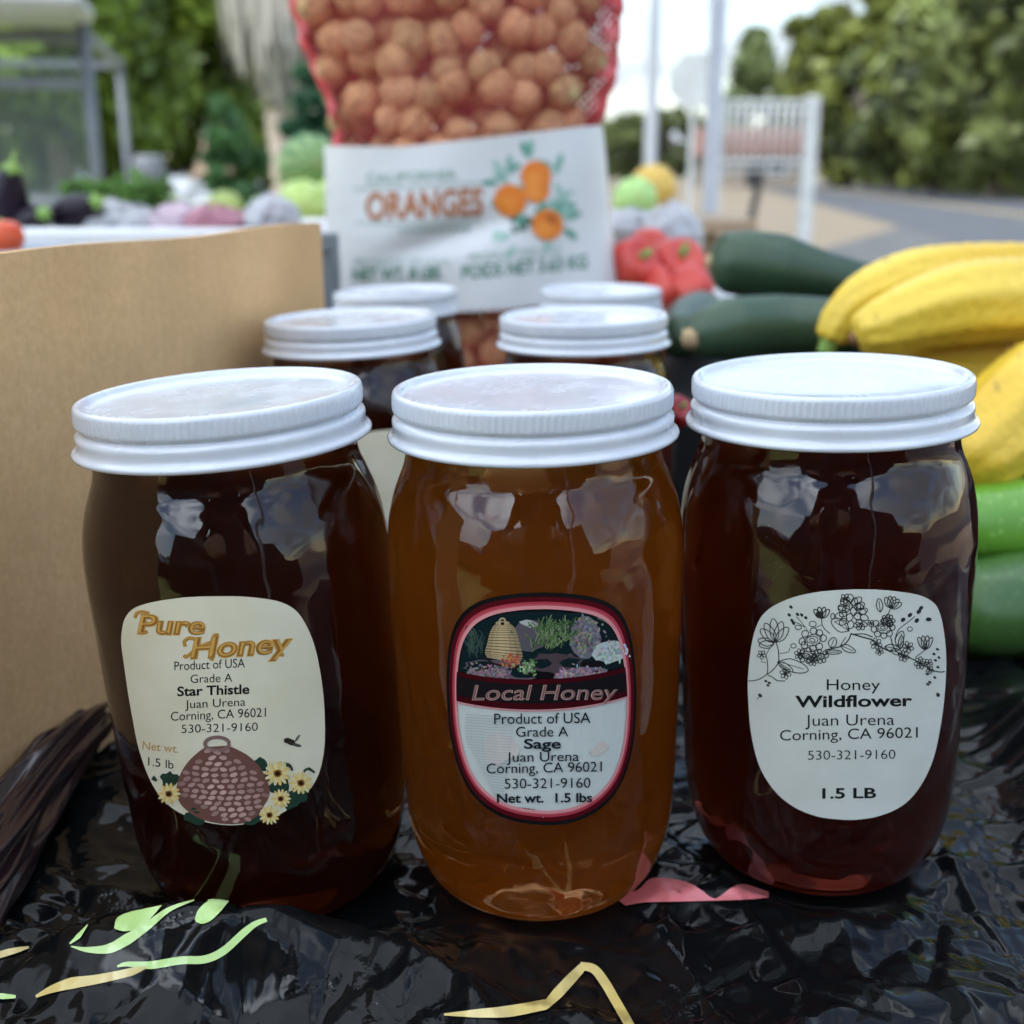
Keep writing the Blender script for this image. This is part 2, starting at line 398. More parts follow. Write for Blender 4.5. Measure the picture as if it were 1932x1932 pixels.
def bush(px, Y, rx, rz, zc, col, seed, label, ncl=40, per=150, size=0.07):
    pts = crown_points(ncl, rx, rz, zc, seed)
    q, f, c = leaves(pts, per, 0.33*rx, size, col, 0.4, seed+3)
    return tag(mesh_obj('bush', q, f, M_leaf, smooth=False, cols=c, loc=(gx(px, Y), Y, 0)), label, 'bush')
bush(450, 15.5, 0.36, 1.05, 1.0, (0.05, 0.12, 0.04), 31, 'dark green ivy bush climbing beside the palm trunk')
bush(590, 16.5, 0.34, 0.95, 1.45, (0.03, 0.10, 0.045), 32, 'deep green bush between palm trunk and walnut sack')
bush(395, 19.0, 0.5, 0.5, 0.5, (0.06, 0.10, 0.03), 33, 'low shaded bush behind the dirt mound')

# dirt mound with rubble
def mound(name, loc, r, h, m, seed, n=30):
    g = np.random.default_rng(seed); v = []; f = []
    for k in range(n//2+1):
        t = k/(n//2)
        for i in range(n):
            a = 2*math.pi*i/n; rr = r*t*(1+0.12*math.sin(3*a+seed)+0.08*math.sin(7*a)); v.append((rr*math.cos(a), rr*math.sin(a)*0.8, h*(1-t)**1.1*(0.85+0.3*g.random()) - 0.03))
    for k in range(n//2):
        for i in range(n): f.append((k*n+i, k*n+(i+1) % n, (k+1)*n+(i+1) % n, (k+1)*n+i))
    return mesh_obj(name, v, f, m, loc=loc)
M_dirt = mat('dirt', (0.30, 0.19, 0.13), (0.46, 0.33, 0.25), scale=3, bump=1.0, bscale=12, rough=0.95)
tag(mound('dirt_mound', (gx(402, 20), 20, 0), 1.0, 1.65, M_dirt, 5), 'heap of brown pink dirt behind the produce, near the palm', 'dirt heap')
M_rock = mat('rock', (0.22, 0.23, 0.24), (0.34, 0.35, 0.36), scale=4, bump=0.8, rough=0.9)
def rock(px, Y, r, zc, label, seed):
    g = np.random.default_rng(seed); v, f = lathe([(r*math.sin(t*math.pi/8)+1e-4, -r*math.cos(t*math.pi/8)) for t in range(9)], 12)
    n = np.array(v); n *= (1+0.22*g.normal(size=(len(v), 1))*0.6); n[:, 2] *= 0.75
    tag(mesh_obj('rock', n, f, M_rock, smooth=False, loc=(gx(px, Y), Y, zc)), label, 'rock', 'grey rocks by the dirt heap')
rock(318, 15, 0.34, 0.55, 'pale grey boulder lying below the cart mirror', 1); rock(345, 15.5, 0.30, 0.80, 'light grey boulder on top of the rock pile', 2)
rock(372, 14.5, 0.32, 0.62, 'bluish white boulder at the end of the rock pile', 3); rock(300, 16, 0.40, 0.35, 'dull grey boulder low in the rock pile', 4); rock(350, 15.0, 0.42, 0.3, 'large grey boulder at the base of the rock pile', 5)

# ------------------------------------------------------------------ vehicles far back
M_glassdark = mat('car_glass', (0.02, 0.025, 0.03), (0.03, 0.035, 0.04), scale=2, rough=0.08)
M_lamp = mat('lamp_lens', (0.6, 0.6, 0.58), (0.5, 0.5, 0.5), scale=20, rough=0.15)
def wheel(parent, x, y, r, w):
    wv, wf = lathe([(r*0.55, -w/2), (r*0.93, -w/2), (r, -w*0.3), (r, w*0.3), (r*0.93, w/2), (r*0.55, w/2), (r*0.55, -w/2)], 24)
    rot = [(p[2], p[0], p[1]) for p in wv]
    wh = mesh_obj('wheel', [(a+x, b+y, c+r) for a, b, c in rot], wf, M_rubber, parent)
    rv, rf = lathe([(0.001, -w*0.3), (r*0.3, -w*0.42), (r*0.56, -w*0.35), (r*0.56, w*0.35), (r*0.3, w*0.42), (0.001, w*0.3)], 16)
    mesh_obj('rim', [(p[2]+x, p[0]+y, p[1]+r) for p in rv], rf, M_chrome, wh)
def vehicle(name, label, loc, rz, paint, L, W, H, belt, hood, boxy):
    root = thing(name, label, 'van' if boxy else 'car', loc, (0, 0, rz))
    cl = 0.28
    prof = [(-L/2, cl), (-L/2, belt*0.75), (-L/2+0.08, belt-0.02), (-L/2+hood, belt), (-L/2+hood*(1.35 if boxy else 1.75), H-0.08), (-L/2+hood*2+0.2, H),
            (L/2-(0.2 if boxy else 1.1), H), (L/2-(0.06 if boxy else 0.35), belt+0.05), (L/2, belt*0.8), (L/2, cl)]
    g = Geo(); n = len(prof); v = []
    rows = [(-W/2, 0.0), (-W/2+0.05, 1), (W/2-0.05, 1), (W/2, 0.0)]
    for (x, k) in rows:
        for (y, z) in prof:
            tk = max(0, (z-belt)/(H-belt+1e-6)); xx = x*(1-0.16*tk); v.append((xx, y if k else y*0.985, z if k else z-0.03*(z > belt)))
    f = [tuple(range(n-1, -1, -1)), tuple(range(3*n, 4*n))]
    for r in range(3):
        for i in range(n): f.append((r*n+i, r*n+(i+1) % n, (r+1)*n+(i+1) % n, (r+1)*n+i))
    g.add(v, f); g.obj('body', paint, root, smooth=False)
    for s in (-1, 1):
        y0, y1 = -L/2+hood*1.5, L/2-(0.5 if boxy else 0.9)
        zt, zb = H-0.14, belt+0.05; xt, xb = s*(W/2*(1-0.16*((zt-belt)/(H-belt)))+0.004), s*(W/2+0.004-0.16*W/2*((zb-belt)/(H-belt)))
        mesh_obj('window', [(xb, y0, zb), (xb, y1, zb), (xt, y1-0.2, zt), (xt, y0+0.3, zt), (xb-s*0.02, y0, zb), (xb-s*0.02, y1, zb), (xt-s*0.02, y1-0.2, zt), (xt-s*0.02, y0+0.3, zt)],
                 [(0,1,2,3),(7,6,5,4),(0,4,5,1),(1,5,6,2),(2,6,7,3),(3,7,4,0)], M_glassdark, root, smooth=False)
        for y in (-L*0.32, L*0.30): wheel(root, s*(W/2-0.1), y, 0.32, 0.2)
        hv, hf = box(s*W*0.36-0.12, s*W*0.36+0.12, -L/2-0.03, -L/2+0.02, belt*0.66, belt*0.66+0.13, 0.02); mesh_obj('headlight', hv, hf, M_lamp, root, smooth=False)
    p = -L/2+hood; q_ = -L/2+hood*(1.35 if boxy else 1.75)
    wsz0, wsz1 = belt+0.05, H-0.13; k = lambda z: p + (q_-p)*(z-belt)/(H-0.08-belt) - 0.015
    w0, w1 = W/2*0.88, W/2*0.76
    mesh_obj('windscreen', [(-w0, k(wsz0), wsz0), (w0, k(wsz0), wsz0), (w1, k(wsz1), wsz1), (-w1, k(wsz1), wsz1), (-w0, k(wsz0)+.03, wsz0), (w0, k(wsz0)+.03, wsz0), (w1, k(wsz1)+.03, wsz1), (-w1, k(wsz1)+.03, wsz1)],
             [(0,1,2,3),(7,6,5,4),(0,4,5,1),(1,5,6,2),(2,6,7,3),(3,7,4,0)], M_glassdark, root, smooth=False)
    bv, bf = box(-W/2+0.06, W/2-0.06, -L/2-0.07, -L/2+0.03, cl, cl+0.2, 0.03); mesh_obj('bumper', bv, bf, M_dark, root, smooth=False)
    return root
vehicle('parked_van', 'dark grey van parked far off on the dry grass', (gx(98, 45), 47, 0), 0.25, mat('grey_paint', (0.10, 0.105, 0.11), (0.13, 0.135, 0.14), scale=2, rough=0.35), 4.6, 1.9, 2.05, 1.1, 0.9, True)
vehicle('parked_car', 'silver car parked beyond the rock pile', (gx(352, 36), 38, 0), 0.9, mat('silver_paint', (0.20, 0.21, 0.23), (0.23, 0.24, 0.26), scale=2, rough=0.35, metal=0.3), 4.2, 1.75, 1.45, 0.9, 1.0, False)

vehicle('added_suv', 'unseen black utility vehicle added behind the photographer to darken the jar reflections', (0.6, -2.6, 0), 1.62, mat('black_paint', (0.012, 0.013, 0.015), (0.018, 0.019, 0.022), scale=2, rough=0.3), 4.7, 1.9, 1.72, 1.0, 1.0, True)  # out of view, added so the jars mirror something dark below the sky
vehicle('added_sedan', 'unseen dark blue car added alongside the black vehicle to darken the jar reflections', (-4.6, -3.6, 0), 1.45, mat('dark_blue_paint', (0.012, 0.016, 0.03), (0.016, 0.02, 0.036), scale=2, rough=0.3), 4.4, 1.8, 1.45, 0.9, 1.0, False)  # also added out of view, hides the bright grass from the jar reflections
# ------------------------------------------------------------------ golf cart with a clear windscreen
P1 = Vector((gx(183, 5.0), 5.0, 0)); ang = math.atan2(0.34, 1.5)
cart = thing('golf_cart', 'grey framed golf cart with white roof and clear windscreen', 'golf cart', P1, (0, 0, ang))   # local: x to -1.1 across, y backwards
M_cartglass, nt, b = new_mat('clear_plastic'); setp(b, rough=0.12); b.inputs['Base Color'].default_value = (0.62, 0.68, 0.66, 1)
N, L = nt.nodes, nt.links; tr = N.new('ShaderNodeBsdfTransparent'); mx = N.new('ShaderNodeMixShader'); mx.inputs[0].default_value = 0.05
tr.inputs['Color'].default_value = (0.9, 0.93, 0.92, 1)
L.new(tr.outputs[0], mx.inputs[1]); L.new(b.outputs[0], mx.inputs[2]); L.new(mx.outputs[0], N['Material Output'].inputs['Surface'])
ZR = at(165, 46, 5.0).z
M_cartframe = mat('cart_frame', (0.12, 0.125, 0.14), (0.095, 0.10, 0.11), scale=5, rough=0.5)
g = Geo(); g.add(*box(-1.22, 0.03, -0.30, 0.16, ZR, ZR+0.11, 0.035)); g.obj('roof', mat('cart_roof', (0.40, 0.40, 0.39), (0.34, 0.34, 0.33), scale=3, rough=.5), cart)
v, f = bar((0, 0.16, ZR-0.03), (0, 1.52, ZR-0.03), 0.035); mesh_obj('side_rail', v, f, M_cartframe, cart, smooth=False)
v, f = bar((-1.12, 0.16, ZR-0.03), (-1.12, 1.52, ZR-0.03), 0.035); mesh_obj('side_rail', v, f, M_cartframe, cart, smooth=False)
for (x, y, w) in ((0, 0, 0.042), (-1.12, 0, 0.042), (0, 1.5, 0.032), (-1.12, 1.5, 0.032)):
    v, f = tube([(x, y+(0.06 if y == 0 else 0), 0.45), (x, y, 1.0), (x, y, ZR)], w/2+0.004, 12, up=(0, 1, 0)); mesh_obj('post', v, f, M_cartframe, cart)
v, f = box(-1.09, -0.03, -0.006, 0.006, 0.86, ZR-0.06); ws = mesh_obj('windscreen', v, f, M_cartglass, cart, smooth=False)
g = Geo()
for z in (ZR-0.05, ZR-0.225, 0.86): g.add(*bar((-1.1, 0, z), (-0.02, 0, z), 0.04, 0.045))
g.obj('frame', M_cartframe, ws, smooth=False)
v, f = bar((-1.1, 1.5, ZR-0.03), (0.0, 1.5, ZR-0.03), 0.035); mesh_obj('rear_rail', v, f, M_cartframe, cart, smooth=False)
g = Geo(); g.add(*box(-1.15, 0.05, -0.3, 0.35, 0.32, 0.84, 0.08)); g.add(*box(-1.15, 0.05, 0.3, 1.9, 0.30, 0.48, 0.05)); g.obj('body', M_white, cart)
g = Geo(); g.add(*box(-1.08, -0.02, 0.72, 1.2, 0.48, 0.68, 0.05)); g.add(*box(-1.08, -0.02, 1.2, 1.32, 0.62, 0.98, 0.04)); g.obj('seat', M_dark, cart)
v, f = tube([(-0.8+0.19*math.cos(a), 0.52-0.08*math.sin(a), 0.90+0.17*math.sin(a)) for a in np.linspace(0, 2*math.pi, 25)], 0.014, 8, caps=False); sw = mesh_obj('steering_wheel', v, f, M_dark, cart)
v, f = tube([(-0.8, 0.52, 0.90), (-0.8, 0.3, 0.72)], 0.02, 8); mesh_obj('column', v, f, M_dark, sw)
for x in (-1.06, -0.04):
    for y in (0.0, 1.5): wheel(cart, x, y, 0.23, 0.2)
v, f = box(0.05, 0.20, 1.22, 1.26, 0.98, 1.17, 0.015); mesh_obj('mirror', v, f, M_cartframe, cart)

# ------------------------------------------------------------------ poles, sign, rack, house by the road
def pole(px, Y, r, h, label, m, cross=False):
    p = thing('pole', label, 'pole', (gx(px, Y), Y, 0))
    v, f = lathe([(r*1.05, -0.1), (r, h*0.3), (r*0.94, h)], 16); mesh_obj('shaft', v, f, m, p)
    g = Geo(); g.add(*lathe([(r*2.2, 0), (r*2.2, 0.02), (r*1.2, 0.03), (r*1.1, 0.05)], 16)); g.obj('collar', m, p, smooth=False)
    v, f = lathe([(r*0.94, h), (r*0.97, h+0.005), (r*0.5, h+r*0.7), (0.001, h+r)], 16); mesh_obj('cap', v, f, m, p)
    if cross:
        g = Geo(); g.add(*bar((-1.1, 0, h-0.5), (1.1, 0, h-0.5), 0.1)); g.add(*bar((-0.8, 0, h-1.2), (0.8, 0, h-1.2), 0.1)); g.obj('crossarm', m, p, smooth=False)
    return p
M_pole = mat('galvanised', (0.52, 0.53, 0.58), (0.44, 0.45, 0.50), scale=6, rough=0.4, metal=0.25)
M_upole = mat('utility_pole', (0.36, 0.37, 0.40), (0.30, 0.31, 0.34), scale=3, stretch=(1, 1, .2), rough=0.8)
# canopy over the stand: its pale leg stands in front of the rack
CL = (gx(1341, 2.6), 2.6); CAX0, CAX1, CAY0, CAY1, CAZ = CL[0]-2.6, CL[0], -0.50, 2.6, 2.08
cano = thing('canopy', 'market canopy over the table, one pale grey leg in front of the rack', 'canopy', (CL[0], CL[1], 0))
ox, oy = CL
for (x, y) in ((CAX1, CAY1), (CAX0, CAY1), (CAX0, CAY0), (CAX1, CAY0)):
    v, f = box(x-ox-.0145, x-ox+.0145, y-oy-.0145, y-oy+.0145, 0.02, CAZ, .003); lg = mesh_obj('leg', v, f, M_pole, cano, smooth=False)
    v, f = box(x-ox-.05, x-ox+.05, y-oy-.05, y-oy+.05, 0.0, .02, .004); mesh_obj('foot', v, f, M_pole, lg, smooth=False)
M_fab = mat('canopy_cloth', (0.72, 0.72, 0.72), (0.66, 0.66, 0.67), scale=4, rough=.8)
N, L = M_fab.node_tree.nodes, M_fab.node_tree.links; tl = N.new('ShaderNodeBsdfTranslucent'); tl.inputs['Color'].default_value = (.86, .88, .92, 1); mx = N.new('ShaderNodeMixShader'); mx.inputs[0].default_value = 0.68
L.new(N['Principled BSDF'].outputs[0], mx.inputs[1]); L.new(tl.outputs[0], mx.inputs[2]); L.new(mx.outputs[0], N['Material Output'].inputs['Surface'])
cxm, cym = (CAX0+CAX1)/2-ox, (CAY0+CAY1)/2-oy; v = []; f = []
K_ = 12
for i in range(K_+1):
    for j in range(K_+1):
        u, w = i/K_*2-1, j/K_*2-1; h = 0.55*(1-max(abs(u), abs(w)))**1.15
        v.append((cxm+u*(CAX1-CAX0+.06)/2, cym+w*(CAY1-CAY0+.06)/2, CAZ+.01+h))
for i in range(K_):
    for j in range(K_): a = i*(K_+1)+j; f.append((a, a+K_+1, a+K_+2, a+1))
mesh_obj('roof', v, f, M_fab, cano, smooth=False)
v = []; f = []
ring_ = [(-1, -1), (1, -1), (1, 1), (-1, 1), (-1, -1)]
for k in range(4):
    for s in range(24):
        t = s/24; u = ring_[k][0]*(1-t)+ring_[k+1][0]*t; w = ring_[k][1]*(1-t)+ring_[k+1][1]*t; sc = .02*abs(math.sin(s*math.pi/4))
        v += [(cxm+u*(CAX1-CAX0+.062)/2, cym+w*(CAY1-CAY0+.062)/2, CAZ+.008), (cxm+u*(CAX1-CAX0+.066)/2, cym+w*(CAY1-CAY0+.066)/2, CAZ-.17-sc)]
for k in range(96): a, b2 = 2*k, 2*((k+1) % 96); f.append((a, a+1, b2+1, b2))
mesh_obj('valance', v, f, M_fab, cano, smooth=False)
pole(1226, 27.0, 0.14, 8.5, 'far pale utility pole just beside the walnut sack', M_upole, True)
M_rackp = mat('weathered_white_paint', (0.36, 0.37, 0.37), (0.28, 0.29, 0.29), scale=7, rough=.6)
sign = thing('road_sign', 'white back of an eight sided sign on a post', 'sign', (gx(1303, 16), 16, 0), (0, 0, -0.15))
zc = at(1300, 152, 16).z
v = []; 
for y in (-0.012, 0.0):
    for k in range(8): a = math.pi/8 + k*math.pi/4; v.append((0.36*math.cos(a), y, zc+0.36*math.sin(a)))
f = [tuple(range(8)), tuple(range(15, 7, -1))] + [(k, 8+k, 8+(k+1) % 8, (k+1) % 8) for k in range(8)]
mesh_obj('plate', v, f, M_rackp, sign, smooth=False)
v, f = bar((0, 0.05, -0.1), (0, 0.05, zc+0.3), 0.07); mesh_obj('post', v, f, M_rackp, sign, smooth=False)
RY = 16.0
rk = thing('rack', 'white barred metal rack standing on the gravel by the road', 'rack', (gx(1430, RY), RY, 0))
zt, zm = at(1430, 192, RY).z, at(1430, 303, RY).z
xl, xr = gx(1352, RY)-gx(1430, RY), gx(1524, RY)-gx(1430, RY)
for x, w in ((xl, 0.10), (xr, 0.17)):
    v, f = box(x-w/2, x+w/2, -w/2, w/2, -0.05, zt+0.07, 0.01); mesh_obj('post', v, f, M_rackp, rk, smooth=False)
for z in (zt, zm, zm-0.12, zt-0.10):
    v, f = bar((xl+0.05, 0.0, z), (xr-0.09, 0.0, z), 0.06 if z in (zt, zm) else 0.03); mesh_obj('rail', v, f, M_rackp, rk, smooth=False)
for k in range(11):
    x = xl + (xr-xl)*(k+0.8)/11.6; v, f = tube([(x, -0.001, zm), (x, -0.001, zt)], 0.024, 8, up=(0, 1, 0)); mesh_obj('bar', v, f, M_rackp, rk)
v, f = bar((xl+0.45, 0.25, -0.03), (xl+0.62, 0.02, zm), 0.07); mesh_obj('brace', v, f, M_dark, rk, smooth=False)
# house with a brown roof
hs = thing('house', 'far low house with reddish brown roof behind the rack', 'house', (gx(1420, 92), 92, 0), (0, 0, -0.1))
M_wall = mat('house_wall', (0.24, 0.205, 0.165), (0.2, 0.17, 0.14), scale=2, rough=0.9); M_roof = mat('roof_tiles', (0.15, 0.065, 0.045), (0.11, 0.05, 0.036), scale=5, bump=0.8, rough=0.9)
v, f = box(-4.2, 4.2, 0, 7, 0, 2.5); mesh_obj('wall', v, f, M_wall, hs, smooth=False)
v = [(-4.7, -0.6, 2.45), (4.7, -0.6, 2.45), (4.7, 7.6, 2.45), (-4.7, 7.6, 2.45), (-4.2, 3.5, 4.5), (4.2, 3.5, 4.5), (-4.7, -0.6, 2.3), (4.7, -0.6, 2.3), (4.7, 7.6, 2.3), (-4.7, 7.6, 2.3)]
f = [(0, 1, 5, 4), (2, 3, 4, 5), (0, 4, 3), (1, 2, 5), (6, 7, 1, 0), (7, 8, 2, 1), (8, 9, 3, 2), (9, 6, 0, 3), (9, 8, 7, 6)]
mesh_obj('roof', v, f, M_roof, hs, smooth=False)
for x in (-2.8, 1.8): 
    v, f = box(x-0.6, x+0.6, -0.04, 0.02, 1.0, 2.0); wd = mesh_obj('window', v, f, M_glassdark, hs, smooth=False)
    g = Geo(); 
    for q_ in (bar((x-.66, -.05, 1), (x-.66, -.05, 2), .08), bar((x+.66, -.05, 1), (x+.66, -.05, 2), .08), bar((x-.7, -.05, 2.05), (x+.7, -.05, 2.05), .08), bar((x-.7, -.05, .95), (x+.7, -.05, .95), .08)): g.add(*q_)
    g.obj('frame', M_white, wd, smooth=False)
v, f = box(-0.5, 0.5, -0.05, 0.02, 0.05, 2.1); mesh_obj('door', v, f, M_dark, hs, smooth=False)
# ------------------------------------------------------------------ tables
TZ = CZ - 0.222                        # top of the black sheet under the jars
M_wood = mat('table_wood', (0.30, 0.21, 0.13), (0.40, 0.29, 0.19), scale=4, stretch=(1, 8, 8), rough=0.7)
def table(name, label, x0, x1, y0, y1, zt, m):
    t = thing(name, label, 'table', ((x0+x1)/2, (y0+y1)/2, 0)); w, d = (x1-x0)/2, (y1-y0)/2
    v, f = box(-w, w, -d, d, zt-0.03, zt, 0.006); mesh_obj('table_top', v, f, m, t, smooth=False)
    for sx in (-1, 1):
        for sy in (-1, 1):
            v, f = box(sx*(w-0.06)-0.025, sx*(w-0.06)+0.025, sy*(d-0.06)-0.025, sy*(d-0.06)+0.025, 0, zt-0.03, 0.004); mesh_obj('leg', v, f, m, t, smooth=False)
    return t
table('market_table', 'low wooden market table under the black plastic sheet', -1.0, 0.9, 0.13, 1.75, TZ-0.014, M_wood)
table('melon_table', 'second table farther back carrying the melons', -1.9, 0.55, 2.35, 3.5, CZ-0.20, M_wood)

# ------------------------------------------------------------------ honey jars: positions first, the sheet dips round them
JH = 0.1615
JARS = []                              # lid centre px, Y, lean (deg), label turn
def jar_at(px, Y, lean, zoff=0.0):
    dp = Y*CP + 0.0605*SP; x = (px-966)/2200*dp
    return (x + JH*math.sin(R(lean)), Y, TZ+zoff)
J_left, J_mid, J_right = jar_at(414, 0.337, 3.3), jar_at(1004, 0.340, 1.3, .0008), jar_at(1565, 0.350, 2.3, .0028)
J_back = [jar_at(660, 0.565, 2.0, -.0055), jar_at(1101, 0.578, 1.2, -.006), jar_at(745, 0.790, 1.5, -.0145), jar_at(1134, 0.800, 0.5, -.0145)]

# black plastic sheet
SX0, SX1, SY0, SY1, NX, NY = -0.46, 0.52, 0.17, 0.80, 800, 560
gxx, gyy = np.meshgrid(np.linspace(SX0, SX1, NX), np.linspace(SY0, SY1, NY))
def sst(a, b, x): t = np.clip((x-a)/(b-a), 0, 1); return t*t*(3-2*t)
g = np.random.default_rng(3)
H = np.zeros_like(gxx)
for k in range(14):                    # broad folds
    a = g.uniform(0, math.pi); fr = g.uniform(18, 55); ph = g.uniform(0, 6.28)
    wx = gxx + 0.012*np.sin(gyy*g.uniform(20, 60)+ph); wy = gyy + 0.012*np.sin(gxx*g.uniform(20, 60)+ph)
    H += 0.0007*np.sin((wx*math.cos(a)+wy*math.sin(a))*fr+ph)
for k in range(620):                   # sharp creases
    cx, cy_ = g.uniform(-0.26, 0.32), g.uniform(0.18, 0.56) if k < 400 else g.uniform(0.18, 0.34)
    a = g.uniform(0, math.pi); L_ = g.uniform(0.010, 0.075); w = g.uniform(0.0015, 0.006)*(1+L_*12); h = g.choice([-1, 1, 1])*g.uniform(0.0005, 0.0021)*(0.5+w/0.006)
    u = (gxx-cx)*math.cos(a)+(gyy-cy_)*math.sin(a); v_ = -(gxx-cx)*math.sin(a)+(gyy-cy_)*math.cos(a) + 0.12*u*u/L_*g.uniform(-1, 1)
    m_ = (np.abs(u) < L_*1.6) & (np.abs(v_) < w*2.5)
    H[m_] += h*np.exp(-np.abs(v_[m_])/w*1.6)*np.clip(1.3-np.abs(u[m_])/L_, 0, 1)
for k in range(1500):                  # fine sharp wrinkles
    cx, cy_ = g.uniform(-0.24, 0.28), g.uniform(0.18, 0.40)
    a = g.uniform(0, math.pi); L_ = g.uniform(0.003, 0.018); w = g.uniform(0.0009, 0.0022); h = g.choice([-1, 1])*g.uniform(0.0002, 0.0007)
    u = (gxx-cx)*math.cos(a)+(gyy-cy_)*math.sin(a); v_ = -(gxx-cx)*math.sin(a)+(gyy-cy_)*math.cos(a)
    m_ = (np.abs(u) < L_*1.4) & (np.abs(v_) < w*2.5)
    H[m_] += h*np.clip(1-np.abs(v_[m_])/w*0.6, 0, 1)*np.clip(1.3-np.abs(u[m_])/L_, 0, 1)
def bump2(cx, cy_, rx, ry, a=0.0):
    u = (gxx-cx)*math.cos(a)+(gyy-cy_)*math.sin(a); v_ = -(gxx-cx)*math.sin(a)+(gyy-cy_)*math.cos(a)
    return np.exp(-(u/rx)**2-(v_/ry)**2)
H += 0.024*bump2(-0.085, 0.285, 0.060, 0.0145, 0.06)           # bulge in front of the cream labelled jar
H += 0.006*bump2(0.005, 0.262, 0.06, 0.012, -0.2)
H += 0.007*bump2(0.10, 0.262, 0.05, 0.014, 0.25)
H += 0.020*bump2(0.205, 0.40, 0.016, 0.09, -0.25) + 0.015*sst(0.17, 0.26, gxx)*sst(0.46, 0.36, gyy)
H += 0.010*bump2(-0.155, 0.30, 0.02, 0.06, 0.0)
ripple = np.sin(gxx*310+40*gyy+2*np.sin(gyy*90))*np.sin(gyy*260-60*gxx+2*np.sin(gxx*70))
H += 0.00018*ripple*np.clip(np.sin(gxx*37+1)*np.sin(gyy*41+2)+0.3, 0, 1)
for (jx, jy, jz) in (J_left, J_mid, J_right, *J_back):
    d = np.hypot(gxx-jx, gyy-jy); k = sst(0.030, 0.046, d); H = H*k - 0.0008*(1-k)
H = np.maximum(H, -0.006) - 0.034*np.maximum(0, gyy-0.38)
def Hs(x, y):
    u = np.clip((x-SX0)/(SX1-SX0)*(NX-1), 0, NX-1.001); v_ = np.clip((y-SY0)/(SY1-SY0)*(NY-1), 0, NY-1.001)
    i, j = int(u), int(v_); a, b = u-i, v_-j
    return float((H[j, i]*(1-a)+H[j, i+1]*a)*(1-b)+(H[j+1, i]*(1-a)+H[j+1, i+1]*a)*b)
def on_sheet(px, py):
    lo, hi = TZ-0.01, TZ+0.035             # march the ray down to the first wrinkle it meets
    z = hi
    while z > lo:
        p = atz(px, py, z)
        if z < TZ+Hs(p.x, p.y):
            a, b = z, z+0.0004
            for _ in range(14):
                m_ = (a+b)/2; p = atz(px, py, m_)
                if m_ < TZ+Hs(p.x, p.y): a = m_
                else: b = m_
            break
        z -= 0.0004
    return np.array((p.x, p.y, TZ+Hs(p.x, p.y)))
m, nt, b = new_mat('black_plastic'); N, L = nt.nodes, nt.links
setp(b, rough=0.12, spec=0.2); b.inputs['Base Color'].default_value = (0.004, 0.0065, 0.007, 1)
tc = N.new('ShaderNodeTexCoord'); n1 = N.new('ShaderNodeTexVoronoi'); n1.inputs['Scale'].default_value = 120; n1.feature = 'F1'
n0 = N.new('ShaderNodeTexNoise'); n0.inputs['Scale'].default_value = 60; n0.inputs['Detail'].default_value = 4
mxv = N.new('ShaderNodeMix'); mxv.data_type = 'VECTOR'; mxv.inputs[0].default_value = 0.04
L.new(tc.outputs['Object'], n0.inputs['Vector']); L.new(tc.outputs['Object'], mxv.inputs[4]); L.new(n0.outputs['Color'], mxv.inputs[5]); L.new(mxv.outputs[1], n1.inputs['Vector'])
n2 = N.new('ShaderNodeTexNoise'); n2.inputs['Scale'].default_value = 19; n2.inputs['Detail'].default_value = 3; L.new(tc.outputs['Object'], n2.inputs['Vector'])
rp = N.new('ShaderNodeValToRGB'); rp.color_ramp.elements[0].position = 0.56; rp.color_ramp.elements[1].position = 0.66; L.new(n2.outputs['Fac'], rp.inputs['Fac'])
mu = N.new('ShaderNodeMath'); mu.operation = 'MULTIPLY'; L.new(n1.outputs['Distance'], mu.inputs[0]); L.new(rp.outputs['Color'], mu.inputs[1])
bp = N.new('ShaderNodeBump'); bp.inputs['Strength'].default_value = 0.45; bp.inputs['Distance'].default_value = 0.0018
L.new(mu.outputs[0], bp.inputs['Height']); L.new(bp.outputs['Normal'], b.inputs['Normal'])
d1 = N.new('ShaderNodeTexNoise'); d1.inputs['Scale'].default_value = 620; d1.inputs['Detail'].default_value = 2; L.new(tc.outputs['Object'], d1.inputs['Vector'])
d2 = N.new('ShaderNodeTexNoise'); d2.inputs['Scale'].default_value = 28; d2.inputs['Detail'].default_value = 4; L.new(tc.outputs['Object'], d2.inputs['Vector'])
dm = N.new('ShaderNodeMath'); dm.operation = 'MULTIPLY_ADD'; dm.inputs[1].default_value = 0.55; L.new(d2.outputs['Fac'], dm.inputs[0]); L.new(d1.outputs['Fac'], dm.inputs[2])
dr = N.new('ShaderNodeValToRGB'); dr.color_ramp.elements[0].position = 1.005; dr.color_ramp.elements[1].position = 1.06; L.new(dm.outputs[0], dr.inputs['Fac'])   # dust and flecks
dx = N.new('ShaderNodeMix'); dx.data_type = 'RGBA'; dx.inputs[6].default_value = (0.004, 0.0045, 0.005, 1); dx.inputs[7].default_value = (0.45, 0.45, 0.44, 1); L.new(dr.outputs['Color'], dx.inputs[0]); L.new(dx.outputs[2], b.inputs['Base Color'])
M_sheet = m
V = np.stack([gxx, gyy, TZ+H], -1).reshape(-1, 3)
idx = np.arange(NX*NY).reshape(NY, NX)
F = np.stack([idx[:-1, :-1], idx[:-1, 1:], idx[1:, 1:], idx[1:, :-1]], -1).reshape(-1, 4)
sheet = tag(mesh_obj('plastic_sheet', V, F.tolist(), M_sheet), 'glossy crumpled black plastic sheet printed with green and yellow strokes', 'plastic sheet')

